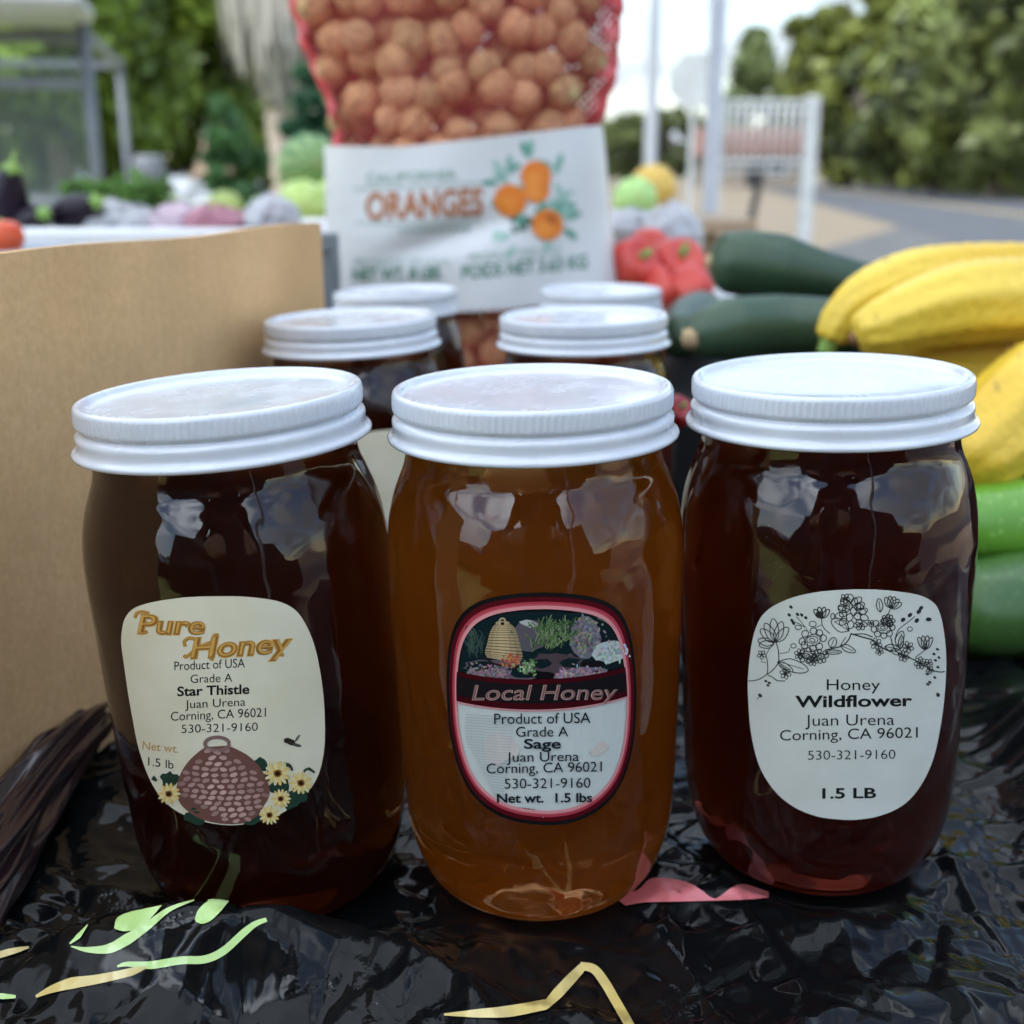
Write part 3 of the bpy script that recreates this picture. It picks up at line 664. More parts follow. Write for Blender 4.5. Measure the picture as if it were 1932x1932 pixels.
# printed strokes on the sheet
def ribbon_px(pts, widths, n=40, acr=4):
    c = spline(pts, n); w = np.interp(np.linspace(0, len(pts)-1, n+1), np.arange(len(pts)), widths); v = []; f = []
    for k in range(n+1):
        t = c[min(k+1, n)]-c[max(k-1, 0)]; t /= np.hypot(*t)+1e-9; nn = np.array((-t[1], t[0]))
        for j in range(acr+1):
            p = c[k] + nn*w[k]*(j/acr-0.5); q = on_sheet(*p); v.append(q + np.array((0, 0, 0.0007)))
    for k in range(n):
        for j in range(acr): a = k*(acr+1)+j; f.append((a, a+1, a+acr+2, a+acr+1))
    return v, f
def strip_px(top, bot, n=40, acr=6):
    T, B = spline(top, n), spline(bot, n); v = []; f = []
    for k in range(n+1):
        for j in range(acr+1): p = T[k]*(1-j/acr)+B[k]*(j/acr); v.append(on_sheet(*p)+np.array((0, 0, 0.0007)))
    for k in range(n):
        for j in range(acr): a = k*(acr+1)+j; f.append((a, a+1, a+acr+2, a+acr+1))
    return v, f
Zs = lambda L_: [(x*0.3164, 1320.6+y*0.3164) for x, y in L_]
M_pg = mat('green_print', (0.46, 0.66, 0.22), (0.54, 0.72, 0.30), scale=60, rough=0.14)
M_py = mat('yellow_print', (0.60, 0.45, 0.14), (0.70, 0.56, 0.24), scale=60, rough=0.14)
M_pp = mat('pink_print', (0.62, 0.14, 0.16), (0.72, 0.22, 0.22), scale=50, rough=0.3)
PRN = [M_pg, M_py, M_pp]
def stroke(vf, m=0): mesh_obj('printed_stroke', *vf, PRN[m], sheet)
stroke(strip_px(Zs([(682, 1372), (700, 1312), (770, 1278), (860, 1258), (965, 1236)]), Zs([(690, 1380), (740, 1392), (815, 1380), (880, 1335), (965, 1240)])))
stroke(ribbon_px(Zs([(425, 1482), (520, 1502), (650, 1496), (760, 1440), (880, 1360), (1010, 1262), (1160, 1204)]), [2, 10, 18, 21, 15, 9, 3]))
stroke(ribbon_px(Zs([(418, 1466), (470, 1420), (524, 1352)]), [3, 9, 2], 16))
stroke(strip_px(Zs([(1162, 1318), (1185, 1262), (1240, 1214), (1310, 1204), (1365, 1210)]), Zs([(1168, 1335), (1205, 1348), (1255, 1330), (1310, 1280), (1365, 1214)])))
stroke(ribbon_px(Zs([(1240, 1214), (1370, 1196), (1505, 1182)]), [7, 7, 2], 16))
stroke(ribbon_px(Zs([(700, 1602), (760, 1588), (900, 1594), (1080, 1566), (1220, 1560), (1330, 1512), (1450, 1405), (1520, 1350), (1590, 1322)]), [4, 9, 15, 15, 15, 15, 14, 11, 8], 60))
stroke(ribbon_px(Zs([(-60, 1775), (20, 1780), (95, 1782)]), [11, 11, 6], 16))
stroke(ribbon_px(Zs([(215, 1782), (310, 1738), (430, 1702), (560, 1682), (700, 1654), (790, 1632), (870, 1606)]), [5, 14, 22, 18, 16, 15, 6], 40), m=1)
stroke(ribbon_px(Zs([(-60, 1552), (40, 1520), (110, 1502), (175, 1486)]), [12, 13, 10, 4], 20), m=1)
stroke(ribbon_px([(838, 1918), (900, 1916), (960, 1912), (1030, 1899)], [4, 16, 22, 20], 30), m=1)
stroke(ribbon_px([(1028, 1903), (1052, 1878), (1078, 1850), (1099, 1828)], [14, 21, 20, 16], 24), m=1)
stroke(ribbon_px([(1094, 1826), (1120, 1832), (1140, 1856), (1160, 1890), (1190, 1942)], [15, 17, 18, 18, 18], 30), m=1)
stroke(strip_px([(1150, 1690), (1200, 1684), (1232, 1660), (1290, 1666), (1325, 1684), (1347, 1700), (1395, 1672), (1450, 1686)],
                [(1180, 1712), (1215, 1706), (1262, 1705), (1310, 1704), (1340, 1703), (1380, 1702), (1420, 1700), (1450, 1697)], 50), m=2)

# ------------------------------------------------------------------ jars
GP = [(0.0002, 0.0028), (0.012, 0.0026), (0.022, 0.0016), (0.0275, 0.0002), (0.0315, 0.0010), (0.0360, 0.0046), (0.0391, 0.0098), (0.0413, 0.0165), (0.0428, 0.0245),
      (0.0434, 0.034), (0.0438, 0.045), (0.0442, 0.060), (0.0447, 0.085), (0.0450, 0.105), (0.0449, 0.114), (0.0442, 0.122), (0.0426, 0.1292), (0.0406, 0.1350), (0.0391, 0.1388), (0.0384, 0.1420), (0.0383, 0.1450)]
gp = [tuple(p) for p in spline(GP, 90)] + [(0.0383, 0.150), (0.0381, 0.1555), (0.0002, 0.1556)]
hp = []
for r, z in spline(GP, 70): hp.append((max(r-0.0009, 0.0002), z + (0.0008 if z < 0.03 else 0.0)*max(0, 1-z/0.03)))
hp = [p for p in hp if p[1] < 0.1405] + [(0.0366, 0.1412), (0.0355, 0.1412), (0.0002, 0.1410)]
v, f = lathe(gp, 96); GLASS_ME = (v, f)
v2, f2 = lathe(hp, 96); HONEY_ME = (v2, f2)
LP = [(0.0390, 0.1462), (0.0416, 0.1457), (0.0424, 0.1455), (0.0430, 0.1459), (0.0432, 0.1466), (0.0429, 0.1473), (0.0422, 0.1477), (0.0417, 0.1483), (0.0415, 0.1493), (0.0416, 0.1505), (0.0417, 0.1515), (0.0415, 0.1523),
      (0.0409, 0.1530), (0.0401, 0.1535), (0.0399, 0.1539), (0.0403, 0.1544), (0.0410, 0.1549), (0.0413, 0.1554), (0.0414, 0.1562), (0.0414, 0.1575), (0.0414, 0.1590), (0.0413, 0.1599), (0.0411, 0.1606), (0.0407, 0.1612), (0.0401, 0.1615), (0.0394, 0.1614),
      (0.0389, 0.1608), (0.0385, 0.1600), (0.0380, 0.1594), (0.0370, 0.1591), (0.020, 0.1592), (0.0002, 0.1593)]
KN = {17: 0.5, 18: 1, 19: 1, 20: 1, 21: 0.6}
lv, lf = lathe(LP, 528, mod=lambda k, a: -0.00032*KN.get(k, 0)*(0.5+0.5*math.cos(132*a)))
iv, if_ = lathe([(0.0390, 0.1475), (0.0392, 0.1560), (0.0002, 0.1565)], 528)
lv = [(x, y, 0.1615+(z-0.1615)*0.93) for x, y, z in lv]; b_ = len(lv); LID_ME = (lv+iv, lf+[tuple(reversed([i+b_ for i in q])) for q in if_])

M_glass, nt, b = new_mat('jar_glass'); setp(b, rough=0.02, trans=1.0, ior=1.5); b.inputs['Base Color'].default_value = (0.98, 1, 0.99, 1)
N, L = nt.nodes, nt.links; tc = N.new('ShaderNodeTexCoord'); oi = N.new('ShaderNodeObjectInfo'); ad = N.new('ShaderNodeVectorMath'); ns = N.new('ShaderNodeTexNoise'); ns.inputs['Scale'].default_value = 42; ns.inputs['Detail'].default_value = 2
sc_ = N.new('ShaderNodeMath'); sc_.operation = 'MULTIPLY'; sc_.inputs[1].default_value = 9.0; L.new(oi.outputs['Random'], sc_.inputs[0]); L.new(tc.outputs['Object'], ad.inputs[0]); L.new(sc_.outputs[0], ad.inputs[1]); L.new(ad.outputs[0], ns.inputs['Vector'])
bp = N.new('ShaderNodeBump'); bp.inputs['Strength'].default_value = 0.55; bp.inputs['Distance'].default_value = 0.0022; L.new(ns.outputs['Fac'], bp.inputs['Height']); L.new(bp.outputs['Normal'], b.inputs['Normal'])   # the glass is slightly wavy
def honey_mat(name, col, dens, scat=0.0, scol=(1, 0.5, 0.1)):
    m, nt, b = new_mat(name); N, L = nt.nodes, nt.links; N.remove(b)
    t = N.new('ShaderNodeBsdfTransparent'); L.new(t.outputs[0], N['Material Output'].inputs['Surface'])
    va = N.new('ShaderNodeVolumeAbsorption'); va.inputs['Color'].default_value = (*col, 1); va.inputs['Density'].default_value = dens
    if scat:
        sc = N.new('ShaderNodeVolumeScatter'); sc.inputs['Color'].default_value = (*scol, 1); sc.inputs['Density'].default_value = scat; sc.inputs['Anisotropy'].default_value = 0.5
        ad = N.new('ShaderNodeAddShader'); L.new(va.outputs[0], ad.inputs[0]); L.new(sc.outputs[0], ad.inputs[1]); L.new(ad.outputs[0], N['Material Output'].inputs['Volume'])
    else: L.new(va.outputs[0], N['Material Output'].inputs['Volume'])
    return m
M_h_thistle = honey_mat('dark_honey', (0.58, 0.26, 0.12), 86, 13, (0.95, 0.42, 0.2))
M_h_sage = honey_mat('amber_honey', (0.91, 0.47, 0.015), 45, 22, (1.0, 0.52, 0.06))
M_h_wild = honey_mat('red_honey', (0.62, 0.21, 0.10), 84, 14, (0.98, 0.38, 0.2))
M_lid = mat('lid_enamel', (0.62, 0.645, 0.685), (0.58, 0.605, 0.645), scale=38, detail=8, lo=.42, hi=.60, rough=0.22, coat=0.5, coatr=0.08)
N, L = M_lid.node_tree.nodes, M_lid.node_tree.links; tc = N.new('ShaderNodeTexCoord'); ns = N.new('ShaderNodeTexNoise'); ns.inputs['Scale'].default_value = 70; ns.inputs['Detail'].default_value = 7
mr = N.new('ShaderNodeMapRange'); mr.inputs['From Min'].default_value = .35; mr.inputs['From Max'].default_value = .7; mr.inputs['To Min'].default_value = .14; mr.inputs['To Max'].default_value = .36
L.new(tc.outputs['Object'], ns.inputs['Vector']); L.new(ns.outputs['Fac'], mr.inputs['Value']); L.new(mr.outputs[0], N['Principled BSDF'].inputs['Roughness'])

def make_jar(label, pos, lean, hm, group='jars of honey on the black sheet', turn=0.0):
    t = thing('honey_jar', label, 'honey jar', pos, (0, R(-lean), 0), group)
    mesh_obj('glass', *GLASS_ME, M_glass, t)
    mesh_obj('honey', *HONEY_ME, hm, t)
    lid = mesh_obj('lid', *LID_ME, M_lid, t); lid.rotation_euler = (0, 0, turn)
    return t
jl = make_jar('honey jar with cream label, dark as coffee, standing beside the cardboard box', J_left, 3.3, M_h_thistle)
jm = make_jar('amber honey jar with black and red picture label between two darker jars', J_mid, 1.3, M_h_sage)
jr = make_jar('reddish brown honey jar with white label of line drawn flowers', J_right, 2.3, M_h_wild)

# ------------------------------------------------------------------ paper labels wrapped round the jars
def JRz(z): return float(np.interp(z, [0.0245, 0.034, 0.045, 0.060, 0.085, 0.105, 0.114, 0.122], [0.0429, 0.0435, 0.0439, 0.0443, 0.0448, 0.0451, 0.0450, 0.0443]))
class Label:
    """a paper label traced in the pixel units (x right, y down) of an enlarged view; every point is carried onto the jar's wall"""
    def __init__(s, jar, pos, lean, scale, ox, oy, edge_pts, pm):
        s.scale, s.ox, s.oy = scale, ox, oy
        M = Matrix.Translation(pos) @ Matrix.Rotation(R(-lean), 4, 'Y'); s.Mi = M.inverted()
        s.org = s.Mi @ Vector((0, 0, CZ)); s.M3 = s.Mi.to_3x3()
        s.edge = [np.array(s.uv(*p)) for p in spline(list(edge_pts)+[edge_pts[0]], 144)[:-1]]
        s.c = sum(s.edge)/len(s.edge)
        v, f = s.disc(12); s.obj = mesh_obj('label', v, f, pm, jar)
    def uv(s, x, y):                   # angle round the jar, height
        d = s.M3 @ ray((s.ox + x/s.scale)*1932/2048, (s.oy + y/s.scale)*1932/2048); o = s.org
        rr = 0.0445
        for _ in range(5):
            a = d.x*d.x+d.y*d.y; b = 2*(o.x*d.x+o.y*d.y); c = o.x*o.x+o.y*o.y-rr*rr
            t = (-b - math.sqrt(max(b*b-4*a*c, 0)))/(2*a); p = o + d*t; rr = JRz(p.z)
        return math.atan2(p.x, -p.y), p.z
    def wall(s, uv, lift=0.0):
        r = JRz(uv[1]) + 0.00015 + lift*0.00006
        return (r*math.sin(uv[0]), -r*math.cos(uv[0]), uv[1])
    def pt(s, x, y, lift=0.0): return s.wall(s.uv(x, y), lift)
    def disc(s, rings, lift=0, smax=1.0):
        n = len(s.edge); v = [s.wall(s.c, lift)]; f = []
        for r in range(1, rings+1): v += [s.wall(s.c+(e-s.c)*smax*r/rings, lift) for e in s.edge]
        for i in range(n): f.append((0, 1+i, 1+(i+1) % n))
        for r in range(rings-1):
            for i in range(n): a, b = 1+r*n+i, 1+r*n+(i+1) % n; f.append((a, a+n, b+n, b))
        return v, f
    def ring(s, s0, s1, lift):
        n = len(s.edge); v = [s.wall(s.c+(e-s.c)*k, lift) for k in (s0, s1) for e in s.edge]
        return v, [(i, n+i, n+(i+1) % n, (i+1) % n) for i in range(n)]
    def span(s, z, k):                 # the label's extent at height z, for its edge shrunk by k
        E = [s.c+(e-s.c)*k for e in s.edge]; n = len(E); xs = []
        for i in range(n):
            a, b = E[i], E[(i+1) % n]
            if (a[1]-z)*(b[1]-z) <= 0 and a[1] != b[1]: xs.append(a[0]+(b[0]-a[0])*(z-a[1])/(b[1]-a[1]))
        return (min(xs), max(xs)) if xs else (s.c[0]-1e-3, s.c[0]+1e-3)
    def band(s, za, zb, k, lift, rows=12, cols=24):
        v = []; f = []
        for r in range(rows+1):
            z = za+(zb-za)*r/rows; a, b = s.span(z, k); v += [s.wall((a+(b-a)*c/cols, z), lift) for c in range(cols+1)]
        for r in range(rows):
            for c in range(cols): q = r*(cols+1)+c; f.append((q, q+1, q+cols+2, q+cols+1))
        return v, f
_font = {}
def text_poly(s, bold=0.0):
    if (s, bold) in _font: return _font[(s, bold)]
    cu = bpy.data.curves.new('t', 'FONT'); cu.body = s; cu.size = 1.0; cu.offset = bold; cu.resolution_u = 4
    ob = bpy.data.objects.new('t', cu); COL.objects.link(ob); dg = bpy.context.evaluated_depsgraph_get(); dg.update()
    me = bpy.data.meshes.new_from_object(ob.evaluated_get(dg)); vv = [(p.co.x, p.co.y) for p in me.vertices]; ff = [tuple(p.vertices) for p in me.polygons]
    bpy.data.objects.remove(ob); bpy.data.curves.remove(cu); bpy.data.meshes.remove(me)
    _font[(s, bold)] = (vv, ff); return vv, ff
def text2d(s, x0, x1, ybase, cap, bold=0.0, shear=0.0, slope=0.0):
    """text between x0 and x1 with baseline ybase and capital height cap, picture units"""
    vv, ff = text_poly(s, bold); ch = max(p[1] for p in text_poly('H', bold)[0])
    a, b = min(p[0] for p in vv), max(p[0] for p in vv)
    out = []
    for x, y in vv:
        X = x0 + (x-a)/(b-a)*(x1-x0); Y = y/ch*cap; out.append((X + shear*Y, ybase - Y + slope*(X-x0)))
    return out, ff
def stroke2d(pts, w, n=None, closed=False, tap=False):
    n = n or max(6, 5*(len(pts)-1)); c = spline(list(pts)+([pts[0]] if closed else []), n); v = []; f = []
    for k in range(n+1):
        t = c[min(k+1, n)]-c[max(k-1, 0)]; t /= np.hypot(*t)+1e-9; nn = np.array((-t[1], t[0])); ww = w*(1-0.7*abs(2*k/n-1)) if tap else w
        v += [c[k]+nn*ww/2, c[k]-nn*ww/2]
    for k in range(n): f.append((2*k, 2*k+1, 2*k+3, 2*k+2))
    return v, f
def blob2d(cx, cy_, rx, ry, n=20, j=0.0, seed=0, rot=0.0):
    r = random.Random(seed); v = [(cx, cy_)]
    for k in range(n):
        a = 2*math.pi*k/n; q_ = 1+j*r.uniform(-1, 1); x, y = rx*q_*math.cos(a), ry*q_*math.sin(a); v.append((cx+x*math.cos(rot)-y*math.sin(rot), cy_+x*math.sin(rot)+y*math.cos(rot)))
    return v, [(0, 1+k, 1+(k+1) % n) for k in range(n)]
class Ink:
    def __init__(s, L): s.L = L; s.g = Geo(); s.c = []
    def add(s, vf, col, lift=1):
        v, f = vf; s.g.add([s.L.pt(p[0], p[1], lift) for p in v], f); s.c += [col]*len(v)
    def addn(s, v, f, col): s.g.add(v, f); s.c += [col]*len(v)
    def obj(s, name, parent): return mesh_obj(name, s.g.v, s.g.f, M_ink, parent, smooth=False, cols=s.c)
M_ink = colmat('label_ink', rough=0.6, spec=0.04)
M_cream = mat('cream_paper', (0.67, 0.61, 0.43), (0.73, 0.68, 0.52), scale=45, rough=0.42)
M_paper = mat('white_paper', (0.60, 0.605, 0.53), (0.66, 0.66, 0.59), scale=45, rough=0.5)
M_black = mat('black_paper', (0.006, 0.005, 0.005), (0.009, 0.008, 0.008), scale=30, rough=0.55, spec=0.05)
INK = (0.012, 0.013, 0.012)
E_left = [(850,148),(1000,150),(1150,165),(1270,190),(1370,245),(1440,340),(1500,480),(1540,650),(1568,850),(1578,1050),(1575,1200),(1555,1330),(1520,1430),(1460,1520),(1370,1610),(1260,1680),(1120,1730),(950,1755),(800,1745),(660,1710),(530,1650),(440,1570),(370,1470),(310,1330),(265,1180),(230,1000),(200,830),(170,620),(152,480),(158,380),(180,300),(230,240),(310,205),(420,180),(560,160),(700,150)]
E_mid = [(800,125),(950,132),(1100,150),(1230,185),(1320,240),(1380,320),(1420,430),(1450,600),(1465,800),(1463,1000),(1450,1180),(1420,1340),(1370,1490),(1290,1620),(1180,1720),(1040,1790),(880,1820),(740,1818),(590,1795),(450,1745),(330,1660),(240,1550),(170,1400),(125,1230),(98,1050),(88,860),(88,700),(100,540),(125,420),(165,330),(230,250),(330,190),(450,155),(620,132)]
E_right = [(950,103),(1100,105),(1250,118),(1400,142),(1490,180),(1545,235),(1580,340),(1600,470),(1610,620),(1605,780),(1590,950),(1565,1120),(1530,1290),(1480,1430),(1400,1570),(1290,1680),(1140,1750),(980,1780),(830,1780),(680,1760),(540,1710),(420,1630),(330,1530),(260,1410),(215,1270),(185,1100),(172,930),(168,780),(180,620),(205,460),(245,340),(300,265),(390,205),(520,155),(660,125),(800,110)]

# ---- white label: line drawn flowers, black writing
LR = Label(jr, J_right, 2.3, 3.645, 1450, 1150, E_right, M_paper)
K = Ink(LR)
def wr(K, s, x0, x1, y, cap, bold=0.0, sl=0.0, col=INK, sh=0.0, lift=1): K.add(text2d(s, x0, x1, y, cap, bold, sh, sl), col, lift)
wr(K, 'Honey', 742, 1128, 836, 78, 0.0); wr(K, 'Wildflower', 512, 1362, 962, 84, 0.026, -0.012); wr(K, 'Juan Urena', 585, 1232, 1098, 80, -0.004, -0.01)
wr(K, 'Corning, CA 96021', 402, 1402, 1205, 76, 0.0, -0.022); wr(K, '530-321-9160', 605, 1240, 1345, 66, -0.006, -0.012); wr(K, '1.5 LB', 708, 1100, 1626, 74, 0.026, -0.01)
K.obj('lettering', LR.obj)
K = Ink(LR); LN = (0.03, 0.033, 0.032)
def petal(cx, cy_, a, l, w, lw=7):     # an outlined petal or leaf from a base point
    ca, sa = math.cos(a), math.sin(a)
    P = [(0, 0), (l*.35, -w/2), (l*.8, -w*.38), (l, 0), (l*.8, w*.38), (l*.35, w/2)]
    K.add(stroke2d([(cx+x*ca-y*sa, cy_+x*sa+y*ca) for x, y in P], lw, 24, True), LN)
def line(pts, lw=7): K.add(stroke2d(pts, lw), LN)
def leaf(cx, cy_, a, l, w): petal(cx, cy_, a, l, w); line([(cx, cy_), (cx+l*.85*math.cos(a), cy_+l*.85*math.sin(a))], 5)
def dot(x, y, r, a=0.0): K.add(blob2d(x, y, r, r*0.7, 10, 0.1, int(x), a), LN)
def oval(x, y, rx, ry, lw=6, rot=0.0): K.add(stroke2d([(x+rx*math.cos(t)*math.cos(rot)-ry*math.sin(t)*math.sin(rot), y+rx*math.cos(t)*math.sin(rot)+ry*math.sin(t)*math.cos(rot)) for t in np.linspace(0, 2*math.pi, 9)[:-1]], lw, 20, True), LN)
def rose(x, y, r, seed):
    q = random.Random(seed)
    for k, rr in enumerate((0.22, 0.45, 0.7)):
        oval(x+q.uniform(-4, 4), y+q.uniform(-4, 4), r*rr, r*rr*0.62, 6, q.uniform(-.4, .4))
    for k in range(8): a = k*math.pi/4+q.uniform(-.2, .2); petal(x+r*.55*math.cos(a), y+r*.4*math.sin(a), a, r*.55, r*.55, 7)
def small_flower(x, y, r, n=6):
    for k in range(n): petal(x, y, k*2*math.pi/n+0.3, r, r*.62, 6)
    dot(x, y, r*.25)
U = -math.pi/2
for a in (-.75, -.4, 0, .4, .8): petal(370, 490, U+a-.1, 175-40*abs(a), 62)                      # open tulip
for a, l in ((-2.2, 110), (-1.9, 120)): petal(360, 500, U+a+.55, l, 55)
line([(375, 490), (392, 560), (388, 640), (340, 700), (312, 720)]); line([(172, 772), (240, 762), (300, 728), (312, 700), (312, 640), (300, 580)]); line([(312, 725), (350, 745), (385, 768), (440, 770)])
small_flower(270, 580, 34, 5); line([(300, 580), (330, 530)], 5); line([(300, 640), (262, 628)], 5); line([(400, 570), (460, 560), (475, 530)], 5); oval(500, 515, 20, 16)
leaf(392, 628, .30, 225, 88); leaf(385, 632, .55, 130, 44); small_flower(442, 716, 42, 6); line([(388, 640), (430, 690)], 5)
rose(640, 470, 92, 1); rose(600, 585, 62, 2); rose(695, 590, 55, 3); small_flower(545, 575, 40); small_flower(640, 620, 42, 7); leaf(730, 560, .0, 120, 30)
for (x, y) in ((482, 232), (470, 290), (500, 350), (530, 285), (560, 290), (590, 310), (490, 330)): dot(x, y, 15, 0.8)
line([(600, 400), (560, 345), (520, 300)], 5); line([(585, 380), (535, 350), (500, 340)], 5); oval(535, 380, 24, 16); oval(640, 355, 26, 20)
for a in (-.7, -.25, .25, .7): petal(705, 315, U+a, 85, 36, 8)
line([(705, 315), (708, 360), (730, 395), (765, 425)]); line([(708, 360), (650, 385)], 5); dot(690, 285, 30)
for k in range(5): petal(875, 170, k*1.257+.2, 36, 26)
for r_, n, yy in ((1.0, 9, 290), (.7, 8, 250), (.45, 6, 215)):                                   # large blossom
    for k in range(n): a = k*2*math.pi/n+yy; petal(925+60*r_*math.cos(a), yy+38*r_*math.sin(a), a, 62, 44)
petal(800, 300, math.pi+.1, 30, 40); leaf(905, 405, math.pi+.55, 150, 84); line([(905, 410), (850, 330), (800, 340)], 5)
for k in range(4): petal(985, 350, .3+k*.8, 52, 34)
line([(920, 420), (900, 470), (860, 510), (800, 530), (730, 545)], 9); line([(915, 425), (1000, 450), (1080, 475), (1130, 520), (1210, 560)], 10); line([(930, 430), (1010, 428), (1075, 450)], 8)
leaf(770, 530, U+.35, 80, 56); leaf(840, 510, .42, 120, 46); line([(845, 505), (880, 450)], 6)
rose(1150, 385, 80, 4); rose(1185, 330, 48, 5); small_flower(1100, 500, 44, 6); small_flower(1060, 350, 26, 5); leaf(1130, 270, U-.1, 100, 44)
for a in (-.9, -.5, -.1, .3, .7): petal(1205, 240, U+a+.45, 88, 40)
line([(1180, 300), (1205, 240)], 6); leaf(1160, 520, .15, 110, 46); leaf(1205, 545, .3, 90, 40); small_flower(1125, 555, 30, 5)
for (x, y) in ((1295, 325), (1345, 290), (1395, 330), (1410, 265), (1425, 240)): dot(x, y, 20, -.8)
dot(1482, 322, 22); oval(1345, 392, 18, 16); line([(1235, 470), (1260, 400), (1320, 350), (1380, 300)], 6); leaf(1250, 520, U+.35, 120, 56); leaf(1275, 540, U+.1, 100, 36)
line([(1205, 450), (1225, 520), (1270, 575), (1340, 600), (1420, 640), (1500, 690), (1560, 705), (1597, 702)], 8)
for k in range(4): petal(1455, 545, U-.5+k*.34, 105, 36)
line([(1455, 545), (1415, 575), (1385, 600)], 6); small_flower(1330, 525, 44, 6); small_flower(1300, 590, 42, 6); small_flower(1420, 640, 46, 7); small_flower(1480, 640, 32, 5); small_flower(1490, 690, 30, 5)
for (x, y) in ((1545, 540), (1520, 575), (1555, 600), (1530, 620), (1548, 670), (1470, 720), (1525, 745), (1475, 795), (1490, 780), (300, 772), (325, 785), (315, 803), (1548, 878)): dot(x, y, 13, .5)
dot(258, 876, 18, .7); line([(236, 905), (245, 890)], 6); dot(1550, 870, 17, .9)
K.obj('flower_drawing', LR.obj)

# ---- cream label: orange script, woven hive, sunflowers, bee
LL = Label(jl, J_left, 3.3, 3.512, 200, 1150, E_left, M_cream)
K = Ink(LL)
OR_D, OR_L = (0.30, 0.14, 0.03), (0.62, 0.34, 0.08)
def script(s, x0, x1, y, cap, sl):
    K.add(text2d(s, x0-4, x1+6, y+3, cap+7, 0.055, 0.20, sl), OR_L, 1)
    K.add(text2d(s, x0, x1, y, cap, 0.030, 0.20, sl), OR_D, 2); K.add(text2d(s, x0+3, x1-3, y-2, cap-5, -0.012, 0.20, sl), OR_L, 3)
script('Pure', 268, 730, 404, 128, 0.02); script('Honey', 640, 1330, 580, 142, -0.055)
for P in ([(250, 300), (262, 268), (300, 258), (350, 268)], [(268, 398), (300, 404), (338, 396)], [(600, 500), (596, 462), (640, 440), (680, 468), (668, 520), (610, 572), (590, 560)], [(690, 505), (730, 490), (780, 470)], [(835, 418), (800, 430), (775, 520), (778, 580), (800, 592)], [(1290, 560), (1265, 556), (1262, 540)]):
    K.add(stroke2d(P, 26), OR_L, 1); K.add(stroke2d(P, 15), OR_D, 2); K.add(stroke2d(P, 6), OR_L, 3)
wr(K, 'Product of USA', 525, 1018, 668, 62, 0.0, -0.045); wr(K, 'Grade A', 638, 930, 757, 58, -0.002, -0.035); wr(K, 'Star Thistle', 545, 1050, 848, 66, 0.024, -0.035)
wr(K, 'Juan Urena', 600, 1022, 935, 58, -0.002, -0.045); wr(K, 'Corning, CA 96021', 500, 1165, 1022, 62, -0.002, -0.045); wr(K, '530-321-9160', 575, 1108, 1108, 58, -0.006, -0.03)
wr(K, 'Net wt.', 300, 552, 1222, 56, 0.006, 0.10, (0.52, 0.30, 0.10), 0.1); wr(K, '1.5 lb', 342, 520, 1335, 58, 0.0, 0.14)
K.obj('lettering', LL.obj)
K = Ink(LL); q = random.Random(9)
hive_l = [(745, 1205), (700, 1235), (630, 1300), (575, 1380), (545, 1470), (548, 1560), (590, 1630), (690, 1700), (810, 1738), (930, 1748)]
hive_r = [(900, 1195), (960, 1220), (1040, 1265), (1110, 1330), (1155, 1400), (1190, 1490), (1185, 1560), (1150, 1620), (1100, 1695), (1000, 1742)]
for x0, x1, y0 in ((430, 560, 1440), (1080, 1170, 1330), (1190, 1330, 1480), (1280, 1400, 1590), (600, 760, 1690), (1000, 1140, 1700), (1150, 1300, 1400), (1320, 1460, 1540)):
    K.add(blob2d((x0+x1)/2, y0, (x1-x0)/2, 55, 16, 0.25, x0), (0.02, 0.045, 0.03), 1)
v = []; f = []; a_, b2 = spline(hive_l, 24), spline(hive_r, 24)
for k in range(25): v += [a_[k]*(1-j/6)+b2[k]*(j/6) for j in range(7)]
for k in range(24):
    for j in range(6): c_ = k*7+j; f.append((c_, c_+1, c_+8, c_+7))
K.add((v, f), (0.16, 0.07, 0.055), 2)
oval_pts = [(825+85*math.cos(t), 1182+46*math.sin(t)) for t in np.linspace(0, 2*math.pi, 13)[:-1]]
K.add(stroke2d(oval_pts, 26, 30, True), (0.22, 0.13, 0.11), 3)
for r_ in range(13):                     # the woven straw cells
    y = 1228 + r_*40; t = np.clip((y-1205)/530, 0, 1)*24; i = int(min(t, 23)); L0, R0 = a_[i], b2[i]; n = max(3, int((R0[0]-L0[0])/62))
    for k in range(n):
        u = (k+0.5+0.5*(r_ % 2))/n
        if u > 0.97: continue
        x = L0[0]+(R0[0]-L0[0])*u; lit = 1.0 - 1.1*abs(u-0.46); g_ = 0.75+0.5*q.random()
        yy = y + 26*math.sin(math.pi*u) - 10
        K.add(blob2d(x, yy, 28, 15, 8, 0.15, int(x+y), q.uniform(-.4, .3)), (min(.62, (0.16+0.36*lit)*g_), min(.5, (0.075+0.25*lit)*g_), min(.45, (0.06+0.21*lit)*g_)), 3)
for (x, y, r) in ((490, 1532, 80), (1246, 1388, 92), (1408, 1456, 84), (1268, 1566, 70), (1190, 1680, 72)):
    for k in range(14):
        a = k*2*math.pi/14; 
        for (rr, w_, cl, lf) in ((1.0, .30, (0.62, 0.46, 0.12), 4),):
            px_, py_ = x+r*.58*math.cos(a), y+r*.55*math.sin(a); K.add(blob2d(px_, py_, r*.45, r*.15, 8, 0.1, k, a), (0.66+.1*q.random(), 0.50, 0.16) if k % 2 else (0.70, 0.60, 0.30), lf)
    K.add(blob2d(x, y, r*.34, r*.30, 12, .1, 3), (0.30, 0.13, 0.02), 5); K.add(blob2d(x, y, r*.22, r*.19, 10, .1, 3), (0.03, 0.012, 0.008), 6)
